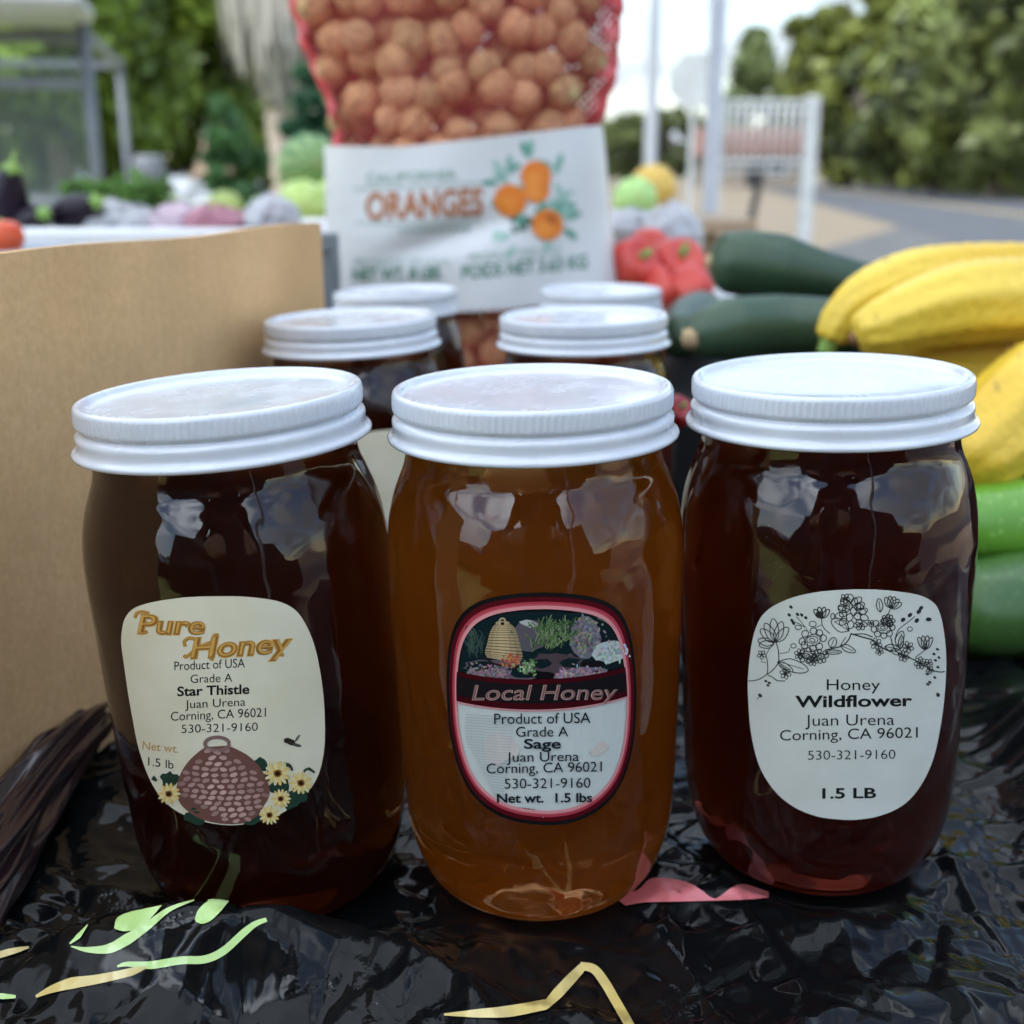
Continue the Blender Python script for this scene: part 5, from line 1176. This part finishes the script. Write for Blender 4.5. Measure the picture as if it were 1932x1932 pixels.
while zrow < zz[-1]-0.03:
    a, b = sack_ext(zrow); a += NR*1.1; b -= NR*1.1; n = max(2, int((b-a)/(NR*1.86))); 
    for k in range(n+1):
        for lay in (0, 1, 2):
            x = a + (b-a)*(k + 0.5*((row+lay) % 2))/n + q.uniform(-.009, .009); z = zrow + q.uniform(-.009, .009) + lay*0.010 - (0.006 if lay == 2 else 0)
            if x > b+0.004: continue
            if zl0+0.02 < z < zl1-0.02 and not (False): continue
            if lay == 2 and (z < zl1 or k % 2 == 0): continue
            if z < zl0-0.03 and (x < -0.06 or x > 0.10) : continue
            y = sack_y(x, z) + 0.003 + NR*1.02 + lay*NR*1.6 + q.uniform(0, .008)
            i = q.randrange(5)
            if i in used_n: o = nut0[i].copy(); COL.objects.link(o)
            else: o = nut0[i]; used_n.add(i)
            s = q.uniform(0.86, 1.14); o.location = (x, y, z); o.scale = (s, s, s); o.rotation_euler = (q.uniform(0, 6), q.uniform(0, 6), q.uniform(0, 6))
            tag(o, 'brown ridged walnut packed inside the red mesh sack', 'walnut', 'walnuts in the mesh sack'); count += 1
    zrow += NR*1.62; row += 1
print('walnuts', count)
# ------------------------------------------------------------------ produce beside the jars
M_crate = mat('crate_plastic', (0.008, 0.008, 0.009), (0.013, 0.013, 0.014), scale=9, rough=0.7, spec=0.2)
crate = thing('produce_crate', 'black plastic crate under the zucchini and yellow squash', 'crate', (0.36, 0.86, TZ))
g = Geo(); CX, CYY, CHH = 0.265, 0.20, 0.085
for (x0, x1, y0, y1) in ((-CX, CX, -CYY, -CYY+.012), (-CX, CX, CYY-.012, CYY), (-CX, -CX+.012, -CYY+.0125, CYY-.0125), (CX-.012, CX, -CYY+.0125, CYY-.0125)): g.add(*box(x0, x1, y0, y1, 0, CHH, 0.003))
g.obj('side', M_crate, crate, smooth=False)
v, f = box(-CX+.013, CX-.013, -CYY+.013, CYY-.013, CHH-0.016, CHH-0.006); mesh_obj('tray', v, f, M_crate, crate, smooth=False)
g = Geo()
for k in range(12): g.add(*box(-CX+0.02+k*0.0425, -CX+0.045+k*0.0425, -CYY-0.003, -CYY-0.0005, 0.012, CHH-0.016, 0.001))
g.obj('rib', M_crate, crate, smooth=False)
def veg(name, label, cat, pts, rads, m, group, bumpy=0.0, ends=(), nseg=64, lobes=0):
    """a squash or zucchini: centre line through (px, py, Y) points, radii in photograph units"""
    P = [np.array(at(px, py, Y)) for px, py, Y in pts]; c = spline(P, nseg)
    rr = np.interp(np.linspace(0, len(pts)-1, nseg+1), np.arange(len(pts)), [r*mpp(p) for r, p in zip(rads, P)])
    t = np.linspace(0, 1, nseg+1)
    endr = min(rads)*mpp(P[0]); Lx = sum(np.linalg.norm(c[i+1]-c[i]) for i in range(nseg))
    d0, d1 = t*Lx, (1-t)*Lx
    rr = rr*np.sqrt(np.clip(1-(1-np.clip(d0/(rr*0.95), 0, 1))**2, 0.0005, 1))*np.sqrt(np.clip(1-(1-np.clip(d1/(rr*0.8), 0, 1))**2, 0.0005, 1))
    rr = np.maximum(rr, 0.0008)
    r_ = random.Random(len(label)); phs = [r_.uniform(0, 6) for _ in range(6)]
    rg = 0.038 if 'squash' in name else 0.008
    md = lambda u, a: rg*math.cos(8*a+phs[4]+2.2*math.sin(3*u)) + 0.015*math.sin(3*a+phs[0]+4*u)+0.008*math.sin(5*a+phs[1]) + bumpy*(math.sin(23*a+phs[2]+31*u)*math.sin(150*u+phs[3]+3*math.sin(4*a))) 
    v, f = tube(c, rr, 48, mod=md)
    o = mesh_obj(name, v, f, m)
    tag(o, label, cat, group)
    for (which, kind, mm_, k) in ends:
        e, e2 = (c[0], c[3]) if which == 0 else (c[-1], c[-4]); d = (e-e2); d /= np.linalg.norm(d); r0 = k*mpp(e)
        if kind == 'stem':
            v2, f2 = tube([e-d*r0*1.2, e-d*0.2*r0, e+d*r0*0.7, e+d*r0*1.2], [r0*1.35, r0*1.1, r0*0.85, r0*0.9], 10, mod=lambda u, a: 0.12*math.cos(5*a))
        else:
            v2, f2 = tube([e-d*r0*0.7, e+d*r0*0.1, e+d*r0*0.5], [r0*1.1, r0, r0*0.55], 14, mod=lambda u, a: 0.15*math.sin(7*a+4*u))
        mesh_obj('stem' if kind == 'stem' else 'blossom_end', v2, f2, mm_, o)
    return o
def speck_mat(name, c1, c2, spc, scale, rough, lo=0.62, **k):
    m = mat(name, c1, c2, scale=5, rough=rough, **k); nt = m.node_tree; N, L = nt.nodes, nt.links; b = N['Principled BSDF']
    lk = b.inputs['Base Color'].links[0].from_socket; tc = N.new('ShaderNodeTexCoord'); ns = N.new('ShaderNodeTexNoise'); ns.inputs['Scale'].default_value = scale; ns.inputs['Detail'].default_value = 2
    rp = N.new('ShaderNodeValToRGB'); rp.color_ramp.elements[0].position, rp.color_ramp.elements[1].position = lo, lo+0.08
    mx = N.new('ShaderNodeMix'); mx.data_type = 'RGBA'; mx.inputs[7].default_value = (*spc, 1)
    L.new(tc.outputs['Object'], ns.inputs['Vector']); L.new(ns.outputs['Fac'], rp.inputs['Fac']); L.new(rp.outputs['Color'], mx.inputs[0]); L.new(lk, mx.inputs[6]); L.new(mx.outputs[2], b.inputs['Base Color'])
    return m
M_zuc = speck_mat('dark_zucchini', (0.022, 0.050, 0.022), (0.040, 0.078, 0.038), (0.06, 0.11, 0.055), 340, 0.42)
M_green = speck_mat('green_zucchini', (0.085, 0.25, 0.015), (0.16, 0.36, 0.03), (0.26, 0.46, 0.10), 300, 0.33)
M_green2 = speck_mat('mid_green_zucchini', (0.03, 0.085, 0.014), (0.055, 0.13, 0.022), (0.10, 0.19, 0.05), 300, 0.35)
M_yel = speck_mat('yellow_squash', (0.68, 0.40, 0.015), (0.80, 0.56, 0.06), (0.50, 0.30, 0.03), 120, 0.4, lo=.66, bump=1.0, bscale=130)
M_cut = mat('cut_stem', (0.40, 0.27, 0.14), (0.50, 0.36, 0.2), scale=60, rough=0.7); M_gstem = mat('green_stem', (0.18, 0.33, 0.05), (0.28, 0.42, 0.10), scale=40, rough=0.5); M_brown = mat('dry_blossom', (0.13, 0.055, 0.02), (0.25, 0.12, 0.05), scale=90, rough=0.9)
GZ, GY, GG = 'dark zucchini in the crate', 'yellow squash heaped in the crate', 'bright green zucchini'
veg('zucchini', 'fat dark zucchini on top of the pile, tapering under the yellow squash', 'zucchini', [(1338, 494, .86), (1400, 496, .86), (1470, 505, .86), (1560, 523, .86), (1680, 545, .87), (1760, 556, .88)], [52, 61, 63, 46, 34, 26], M_zuc, GZ, ends=[(0, 'cut', M_cut, 14)])
veg('zucchini', 'dark zucchini lying below the top one, above the lid of the white labelled jar', 'zucchini', [(1300, 640, .735), (1370, 622, .75), (1460, 618, .77), (1560, 618, .77), (1660, 622, .78)], [36, 60, 62, 55, 44], M_zuc, GZ, ends=[(0, 'cut', M_cut, 20)])
veg('zucchini', 'small dark zucchini pointing back beside the honey jar lids', 'zucchini', [(1284, 640, .80), (1296, 618, .87), (1310, 602, .95), (1325, 592, 1.03)], [40, 50, 50, 44], M_zuc, GZ, ends=[])
veg('yellow_squash', 'curved yellow squash on top with a green tip by the zucchini', 'squash', [(1566, 648, .70), (1588, 604, .70), (1640, 552, .70), (1720, 518, .71), (1830, 505, .72), (1950, 505, .73), (2050, 515, .74)], [28, 38, 43, 45, 45, 45, 42], M_yel, GY, 0.026, ends=[(0, 'stem', M_gstem, 18)])
veg('yellow_squash', 'thick yellow squash with a brown blossom end, lying in front of the curved one', 'squash', [(1612, 640, .66), (1655, 622, .66), (1730, 594, .66), (1820, 572, .66), (1930, 568, .67), (2040, 585, .68)], [36, 52, 66, 76, 80, 74], M_yel, GY, 0.026, ends=[(0, 'blossom', M_brown, 15)])
veg('yellow_squash', 'shaded yellow squash under the thick one', 'squash', [(1690, 672, .69), (1760, 660, .69), (1850, 655, .69), (1960, 660, .70), (2040, 670, .71)], [40, 54, 58, 58, 50], M_yel, GY, 0.026)
veg('yellow_squash', 'lowest yellow squash in the shade behind the big slanting one', 'squash', [(1660, 735, .685), (1740, 722, .685), (1840, 715, .685), (1950, 720, .69), (2040, 730, .70)], [34, 48, 54, 54, 46], M_yel, GY, 0.02)
veg('yellow_squash', 'big yellow squash slanting down beside the lid of the white labelled jar', 'squash', [(1812, 905, .575), (1855, 850, .585), (1915, 780, .60), (1985, 715, .62), (2060, 660, .64)], [60, 82, 94, 90, 70], M_yel, GY, 0.026)
veg('zucchini', 'bright green zucchini under the yellow squash', 'zucchini', [(1770, 1005, .56), (1830, 992, .56), (1910, 985, .565), (2000, 975, .57), (2080, 970, .58)], [55, 72, 80, 80, 66], M_green, GG)
veg('zucchini', 'thick green zucchini resting on the black sheet', 'zucchini', [(1760, 1155, .53), (1830, 1150, .53), (1910, 1140, .535), (2000, 1130, .54), (2090, 1130, .55)], [70, 90, 98, 98, 80], M_green2, GG)
# peppers
M_red = mat('red_pepper', (0.52, 0.03, 0.022), (0.62, 0.07, 0.045), scale=12, rough=0.34); M_dred = mat('dark_red_pepper', (0.28, 0.008, 0.01), (0.34, 0.015, 0.015), scale=12, rough=0.25)
def pepper(px, py, Y, r, label, m=M_red, rot=(0.4, 0.3, 0), squash=0.9):
    p = at(px, py, Y); rr = r*mpp(p)
    prof_ = spline([(0.02, 0.72), (0.30, 0.80), (0.72, 0.86), (0.98, 0.5), (1.0, 0.0), (0.86, -0.55), (0.55, -0.92), (0.02, -0.85)], 28)
    v, f = lathe([(max(1e-3, a), b) for a, b in prof_], 40); out = []
    for x, y, z in v: a = math.atan2(y, x); k = 1+0.09*math.cos(4*a)*(0.4+0.6*(1-z)/2) ; out.append((x*k*rr, y*k*rr, z*rr*squash))
    o = tag(mesh_obj('red_pepper', out, f, m, loc=p), label, 'pepper', 'red peppers behind the jars'); o.rotation_euler = rot
    v2, f2 = tube([(0, 0, 0.7*rr*squash), (0, 0, 0.95*rr*squash), (0.1*rr, 0, 1.25*rr*squash)], [0.26*rr, 0.13*rr, 0.12*rr], 10, mod=lambda t, a: 0.2*math.cos(5*a)); mesh_obj('stem', v2, f2, M_gstem, o)
tote = thing('produce_box', 'low white box holding the red peppers behind the jars', 'box', (0.205, 1.17, TZ))
g = Geo(); TH = at(1250, 600, 1.02).z-TZ
for (x0, x1, y0, y1) in ((-.135, .135, -.12, -.112), (-.135, .135, .112, .12), (-.135, -.127, -.1115, .1115), (.127, .135, -.1115, .1115)): g.add(*box(x0, x1, y0, y1, 0, TH, 0.002))
g.obj('side', M_white, tote, smooth=False); v, f = box(-.126, .126, -.111, .111, TH-.05, TH-.042); mesh_obj('tray', v, f, M_white, tote, smooth=False)
pepper(1192, 500, 1.08, 48, 'red pepper touching the edge of the sack label', rot=(0.9, 0.5, 0.3)); pepper(1278, 505, 1.12, 52, 'largest bright red pepper behind the zucchini', rot=(0.5, -0.6, 1)); pepper(1300, 548, 1.06, 44, 'red pepper low beside the dark zucchini end', rot=(1.2, 0.2, 2)); pepper(1245, 552, 1.07, 46, 'pale red pepper just above the rear jar lid', rot=(0.2, 0.9, 0)); pepper(1225, 470, 1.2, 38, 'small red pepper at the back of the box', rot=(-.5, .3, 0))
pepper(1277, 778, .62, 30, 'dark red pepper between the amber jar lid and the white labelled jar', M_dred, rot=(.9, 0, .4)) 
# ------------------------------------------------------------------ melons on the second table
def melon_mat(name, c1, c2, stripes=10, rough=0.45, c3=None):
    m, nt, b = new_mat(name); N, L = nt.nodes, nt.links; setp(b, rough=rough)
    tc = N.new('ShaderNodeTexCoord'); sx = N.new('ShaderNodeSeparateXYZ'); L.new(tc.outputs['Object'], sx.inputs[0])
    an = N.new('ShaderNodeMath'); an.operation = 'ARCTAN2'; L.new(sx.outputs['Y'], an.inputs[0]); L.new(sx.outputs['X'], an.inputs[1])
    ns = N.new('ShaderNodeTexNoise'); ns.inputs['Scale'].default_value = 30; L.new(tc.outputs['Object'], ns.inputs['Vector'])
    ma = N.new('ShaderNodeMath'); ma.operation = 'MULTIPLY_ADD'; ma.inputs[1].default_value = 0.7; L.new(ns.outputs['Fac'], ma.inputs[0]); L.new(an.outputs[0], ma.inputs[2])
    mm = N.new('ShaderNodeMath'); mm.operation = 'MULTIPLY'; mm.inputs[1].default_value = stripes; L.new(ma.outputs[0], mm.inputs[0])
    sn = N.new('ShaderNodeMath'); sn.operation = 'SINE'; L.new(mm.outputs[0], sn.inputs[0])
    rp = N.new('ShaderNodeValToRGB'); e = rp.color_ramp.elements; e[0].position, e[1].position = 0.35, 0.65; e[0].color = (*c1, 1); e[1].color = (*c2, 1)
    mr = N.new('ShaderNodeMapRange'); mr.inputs['From Min'].default_value = -1; L.new(sn.outputs[0], mr.inputs['Value']); L.new(mr.outputs[0], rp.inputs['Fac']); L.new(rp.outputs['Color'], b.inputs['Base Color'])
    return m
M_wm = melon_mat('striped_melon', (0.07, 0.16, 0.035), (0.20, 0.30, 0.10)); M_lm = melon_mat('pale_melon', (0.38, 0.52, 0.12), (0.46, 0.58, 0.18), 6); M_pm = melon_mat('mint_melon', (0.34, 0.56, 0.16), (0.42, 0.62, 0.22), 7); M_om = melon_mat('golden_melon', (0.62, 0.38, 0.06), (0.68, 0.45, 0.10), 8)
M_oly = melon_mat('olive_melon', (0.22, 0.32, 0.06), (0.42, 0.44, 0.10), 8)
def melon(px, py, Y, r, label, m, rot=(1.4, 0, 0.3), el=1.15, cat='melon', name='melon'):
    p = at(px, py, Y); rr = r*mpp(p)
    v, f = lathe([(max(1e-4, rr*math.sin(t*math.pi/24)*(1+.0)), -rr*el*math.cos(t*math.pi/24)) for t in range(25)], 40)
    v = [(x*(1+.012*math.cos(8*math.atan2(y, x))), y*(1+.012*math.cos(8*math.atan2(y, x))), z) for x, y, z in v]
    o = tag(mesh_obj(name, v, f, m, loc=p), label, cat, 'melons on the second table'); o.rotation_euler = rot
    v2, f2 = tube([(0, 0, rr*el*0.97), (0, 0, rr*el*1.04), (0.06*rr, 0, rr*el*1.12)], [rr*.07, rr*.05, rr*.05], 8); mesh_obj('stem', v2, f2, M_cut, o)
melon(585, 318, 2.85, 62, 'striped dark green watermelon beside the edge of the sack label', M_wm, name='watermelon', cat='watermelon', rot=(1.2, 1.2, 0))
melon(572, 392, 2.62, 52, 'pale yellow green melon under the striped watermelon', M_lm, rot=(1.4, .9, 0))
melon(640, 385, 2.75, 52, 'pale melon mostly behind the white sack label', M_lm, rot=(1.2, .4, 0))
melon(425, 396, 2.6, 36, 'long olive melon behind the pink bag', M_oly, rot=(1.5, 1.3, 0.2), el=2.3)
melon(318, 396, 2.7, 30, 'small olive melon near the black eggplants', M_oly, rot=(1.4, .5, 0.2), el=1.3)
melon(500, 405, 2.8, 36, 'green melon between the pink bag and the pale melon', M_wm, rot=(1.3, .2, .2))
stand = thing('produce_stand', 'small wooden stand holding melons beyond the sack', 'stand', (gx(1200, 1.98), 1.98, 0))
SH = at(1200, 412, 1.9).z
v, f = box(-.17, .17, -.16, .16, SH-.02, SH, .003); mesh_obj('shelf', v, f, M_wood, stand, smooth=False)
for sx in (-1, 1):
    for sy in (-1, 1): v, f = box(sx*.15-.012, sx*.15+.012, sy*.14-.012, sy*.14+.012, 0, SH-.02); mesh_obj('leg', v, f, M_wood, stand, smooth=False)
melon(1198, 377, 1.9, 42, 'pale mint green melon beside the sack label', M_pm, rot=(1.4, .3, 0))
melon(1232, 356, 2.02, 45, 'golden orange melon behind the pale mint one', M_om, rot=(1.4, -.4, 0), el=1.0)
# white plastic bag by the peppers, white bags and the pink one behind the box
def crumpled(name, label, p, sx, sy, sz, m, seed, group=None, cat='plastic bag'):
    g = np.random.default_rng(seed); v, f = lathe([(max(1e-3, math.sin(t*math.pi/26)), -math.cos(t*math.pi/26)) for t in range(27)], 48); n = np.array(v)
    s = np.ones(len(n))
    for k in range(16):
        d = g.normal(size=3); d /= np.linalg.norm(d); s += g.uniform(.02, .07)*(np.abs(np.sin(n@d*g.uniform(4, 11)+g.uniform(0, 6)))-.6)
    n = n*s[:, None]; n[:, 2] += 0.4*np.clip(n[:, 2]-0.5, 0, 1); n *= np.array([sx, sy, sz])
    o = tag(mesh_obj(name, n.tolist(), f, m, loc=p), label, cat, group)
    hv, hf = tube([(-.35*sx, 0, .85*sz), (-.3*sx, 0, 1.25*sz), (0, .05*sy, 1.45*sz), (.3*sx, 0, 1.25*sz), (.35*sx, 0, .85*sz)], [.05*sx, .03*sx, .03*sx, .03*sx, .05*sx], 8, mod=lambda t, a: .3*math.sin(3*a+9*t)); mesh_obj('handle', hv, hf, m, o)
    return o
M_bagw = mat('white_plastic_bag', (0.48, 0.48, 0.50), (0.38, 0.38, 0.40), scale=9, rough=0.3); M_bagp = mat('pink_plastic_bag', (0.42, 0.17, 0.22), (0.33, 0.12, 0.16), scale=12, rough=0.35); M_baglp = mat('pale_pink_bag', (0.52, 0.40, 0.46), (0.44, 0.32, 0.38), scale=12, rough=0.35)
crumpled('shopping_bag', 'crumpled white bag behind the red peppers', at(1265, 447, 1.42), .036, .03, .030, M_bagw, 1)
crumpled('shopping_bag', 'crumpled greyish white bag below the mint melon', at(1190, 432, 1.45), .036, .03, .018, M_bagw, 6)
BY = 1.32
crumpled('shopping_bag', 'crumpled white bag standing at the end of the cardboard box', at(515, 418, BY), .030, .04, .022, M_bagw, 2)
crumpled('shopping_bag', 'crumpled white bag beside the black eggplants', at(205, 424, BY), .045, .04, .020, M_bagw, 3)
crumpled('shopping_bag', 'crumpled white bag between eggplant and pink bag', at(262, 428, BY), .034, .04, .017, M_bagw, 5)
crumpled('pink_bag', 'deep pink plastic bag seen over the box edge', at(404, 424, BY), .045, .04, .016, M_bagp, 4)
crumpled('pink_bag', 'pale pink plastic bag beside the deep pink one', at(335, 428, BY), .034, .04, .020, M_baglp, 7)
fold = thing('foam_box', 'long white foam box of produce behind the cardboard box', 'box', (gx(150, 1.2)-0.06, 1.33, TZ))
fh = at(150, 430, 1.2).z - TZ
g = Geo()
for (x0, x1, y0, y1) in ((-.26, .30, -.14, -.118), (-.26, .30, .118, .14), (-.26, -.238, -.1175, .1175), (.278, .30, -.1175, .1175)): g.add(*box(x0, x1, y0, y1, 0, fh, .005))
g.obj('side', M_white, fold, smooth=False); v, f = box(-.237, .277, -.117, .117, fh-.06, fh-.045); mesh_obj('tray', v, f, M_white, fold, smooth=False)
M_egg = mat('eggplant', (0.010, 0.006, 0.012), (0.018, 0.008, 0.018), scale=10, rough=0.3, spec=0.25)
def eggplant(px, py, Y, r, label, rot):
    p = at(px, py, Y); rr = r*mpp(p)
    v, f = lathe([(max(1e-4, a*rr), b*rr) for a, b in spline([(0.02, -1.25), (.55, -1.15), (.95, -.6), (1.0, 0), (.8, .7), (.5, 1.4), (.3, 1.8), (.02, 1.9)], 30)], 32)
    o = tag(mesh_obj('eggplant', v, f, M_egg, loc=p), label, 'eggplant', 'black eggplants in the foam box'); o.rotation_euler = rot
    v2, f2 = lathe([(.34*rr, 1.55*rr), (.40*rr, 1.75*rr), (.2*rr, 1.95*rr), (.09*rr, 2.1*rr), (.08*rr, 2.5*rr), (.001, 2.52*rr)], 20, mod=lambda k, a: .08*rr*math.cos(5*a)*(k < 2)); mesh_obj('calyx', v2, f2, M_gstem, o)
eggplant(12, 388, 1.28, 44, 'black eggplant at the picture edge in the foam box', (0.3, 0.4, 0))
eggplant(62, 418, 1.27, 34, 'small black eggplant low between two larger ones', (1.3, 0.2, .7))
eggplant(140, 404, 1.30, 38, 'round black eggplant in the middle of the foam box', (1.2, -.3, 1.2))
eggplant(243, 385, 1.36, 33, 'black eggplant with its green cap beside the white bags', (.5, -.9, 0))
q, f, c = leaves(np.array([(0, 0, 0), (.03, 0, .004), (-.03, .01, 0), (.055, .0, .0)]), 60, .024, .011, (0.12, 0.24, 0.05), .35, 55)
tag(mesh_obj('leafy_greens', q, f, M_leaf, smooth=False, cols=c, loc=at(200, 376, 1.34)), 'small bunch of green leaves beside the black eggplant', 'greens')
p = at(4, 448, .98); rr = 40*mpp(p)
v, f = lathe([(max(1e-4, a*rr), b*rr) for a, b in spline([(.02, -.8), (.6, -.74), (1, -.1), (.85, .55), (.4, .78), (.02, .66)], 24)], 32, mod=lambda k, a: .03*rr*math.cos(5*a))
tm = tag(mesh_obj('tomato', v, f, mat('tomato_skin', (0.60, 0.06, 0.015), (0.68, 0.10, 0.03), scale=9, rough=.25), loc=p), 'orange red tomato just above the cardboard box edge', 'tomato'); 
v2, f2 = tube([(0, 0, .66*rr), (0, 0, .9*rr)], [.1*rr, .08*rr], 8); mesh_obj('stem', v2, f2, M_gstem, tm)
tb = thing('tomato_basket', 'small grey basket under the tomato', 'basket', (p.x-0.03, p.y+.02, TZ)); th_ = p.z-.7*rr-TZ
v, f = lathe([(.001, 0), (.07, 0), (.085, th_), (.080, th_), (.066, .006), (.001, .006)], 24); mesh_obj('bowl', v, f, M_grey_metal, tb); v, f = tube([(.084*math.cos(a), .084*math.sin(a), th_) for a in np.linspace(0, 2*math.pi, 33)], .004, 8, caps=False); mesh_obj('rim', v, f, M_grey_metal, tb)
v, f = lathe([(.001, 0), (.078, 0), (.04, .018), (.001, .02)], 20); 
# grey bin between box and sack
bn = thing('grey_bin', 'narrow grey plastic bin between the cardboard box and the sack', 'bin', (at(560, 600, .92).x, .945, TZ))
bx1 = at(628, 600, .92).x-at(560, 600, .92).x; bh = at(615, 445, .92).z-TZ
g = Geo()
for (x0, x1, y0, y1) in ((-.07, bx1, -.025, -.021), (-.07, bx1, .021, .025), (-.07, -.066, -.0205, .0205), (bx1-.004, bx1, -.0205, .0205)): g.add(*box(x0, x1, y0, y1, 0, bh, .001))
M_bin = mat('grey_plastic', (0.14, 0.16, 0.18), (0.11, 0.13, 0.15), scale=8, rough=.4)
g.obj('side', M_bin, bn, smooth=False); v, f = box(-.065, bx1-.005, -.02, .02, .002, .006); mesh_obj('bottom', v, f, M_bin, bn, smooth=False)
g = Geo(); g.add(*box(-.074, bx1+.004, -.029, -.0252, bh-.012, bh+.001, .001)); g.obj('rim', M_bin, bn, smooth=False)
# ------------------------------------------------------------------ the photographer, mirrored as the dark gap in the jars' highlights
def person():
    me = bpy.data.meshes.new('p'); ob = bpy.data.objects.new('p', me); COL.objects.link(ob)
    V, E, Rr = [], [], []
    def chain(start, pts):
        prev = start
        for p, r in pts:
            V.append(p); Rr.append(r); i = len(V)-1
            if prev is not None: E.append((prev, i))
            prev = i
        return prev
    Y0 = -0.40
    pel = chain(None, [((0, Y0-.10, .93), .150)])
    ch = chain(pel, [((0, Y0-.06, 1.10), .135), ((0, Y0-.02, 1.27), .150), ((0, Y0+.01, 1.38), .115)])
    nk = chain(ch, [((0, Y0+.05, 1.46), .058), ((0, Y0+.09, 1.53), .070), ((0, Y0+.11, 1.60), .088), ((0, Y0+.10, 1.68), .070)])
    for s in (-1, 1):
        chain(pel, [((s*.10, Y0-.10, .84), .098), ((s*.12, Y0-.06, .50), .068), ((s*.13, Y0-.10, .12), .045), ((s*.13, Y0-.07, .05), .042), ((s*.14, Y0+.08, .035), .034)])
        wr_ = chain(ch, [((s*.17, Y0+.0, 1.36), .066), ((s*.23, Y0+.09, 1.16), .048), ((s*.17, Y0+.22, 1.06), .040), ((s*.085, Y0+.34, 1.07), .028), ((s*.055, Y0+.355, 1.08), .024)])
        for k in range(4):
            z = 1.105-.018*k
            chain(wr_, [((s*.046, Y0+.345, z), .0095), ((s*.044, Y0+.318, z), .0088), ((s*(.034-.003*abs(k-1)), Y0+.310, z-.003), .0078)])
        chain(wr_, [((s*.050, Y0+.342, 1.060), .011), ((s*.032, Y0+.325, 1.052), .0095)])
    me.from_pydata(V, E, []); sk_ = ob.modifiers.new('skin', 'SKIN')
    for i, v in enumerate(me.skin_vertices[0].data): v.radius = (Rr[i], Rr[i]); v.use_root = (i == 0)
    sb = ob.modifiers.new('sub', 'SUBSURF'); sb.levels = 2; sb.render_levels = 2
    dg = bpy.context.evaluated_depsgraph_get(); dg.update()
    out = bpy.data.meshes.new_from_object(ob.evaluated_get(dg)); bpy.data.objects.remove(ob); bpy.data.meshes.remove(me)
    out.materials.clear()
    M_skin = mat('skin', (0.50, 0.31, 0.22), (0.56, 0.36, 0.26), scale=20, rough=0.5); M_coat = mat('dark_jacket', (0.02, 0.022, 0.028), (0.035, 0.037, 0.045), scale=30, rough=0.85); M_jean = mat('jeans', (0.035, 0.05, 0.09), (0.05, 0.07, 0.12), scale=60, rough=0.85)
    for m_ in (M_coat, M_skin, M_jean): out.materials.append(m_)
    for p in out.polygons:
        c = p.center; p.use_smooth = True
        p.material_index = 1 if (c.z > 1.47 or c.y > Y0+.325) else (2 if c.z < .90 else 0)
    o = bpy.data.objects.new('person', out); COL.objects.link(o)
    tag(o, 'person in dark jacket and jeans standing behind the table, holding up a phone', 'person')
    hv, hf = lathe([(.001, .125), (.05, .115), (.088, .07), (.100, .01), (.096, -.05), (.085, -.085), (.080, -.085), (.085, 0), (.001, .09)], 32)
    mesh_obj('hair', [(x*.95, y*1.05+Y0+.088, z+1.635-.25*max(0, -y-.0)*(z < 0)) for x, y, z in hv if True], hf, mat('hair', (.02, .014, .01), (.035, .025, .018), scale=60, stretch=(1, 1, .1), rough=.5), o)
    g_ = Geo()
    for s in (-1, 1): g_.add(*lathe([(max(1e-4, .011*math.sin(t*math.pi/8)), -.011*math.cos(t*math.pi/8)) for t in range(9)], 12)) ; g_.v[-108:] = [(x+s*.032, y+Y0+.192, z+1.612) for x, y, z in g_.v[-108:]]
    g_.obj('eyes', mat('eye', (.03, .02, .015), (.05, .03, .02), scale=20, rough=.1), o)
    nv, nf = tube([(0, Y0+.185, 1.615), (0, Y0+.208, 1.590), (0, Y0+.205, 1.575), (0, Y0+.180, 1.572)], [.008, .013, .015, .008], 10, up=(1, 0, 0)); mesh_obj('nose', nv, nf, M_skin, o)
    mv, mf = tube([(-.024, Y0+.178, 1.545), (0, Y0+.190, 1.543), (.024, Y0+.178, 1.545)], [.003, .007, .003], 8); mesh_obj('mouth', mv, mf, mat('lips', (.40, .16, .13), (.45, .2, .16), scale=20, rough=.4), o)
    ph = tag(mesh_obj('phone', *box(-.038, .038, -0.052, -0.044, 1.012, 1.164, .003), M_dark, smooth=False), 'slim black phone held upright between both hands', 'phone')
    v_, f_ = box(-.035, .035, -.0526, -.0522, 1.017, 1.159); mesh_obj('screen', v_, f_, mat('phone_screen', (.01, .01, .012), (.015, .015, .018), scale=9, rough=.1), ph, smooth=False)
person()
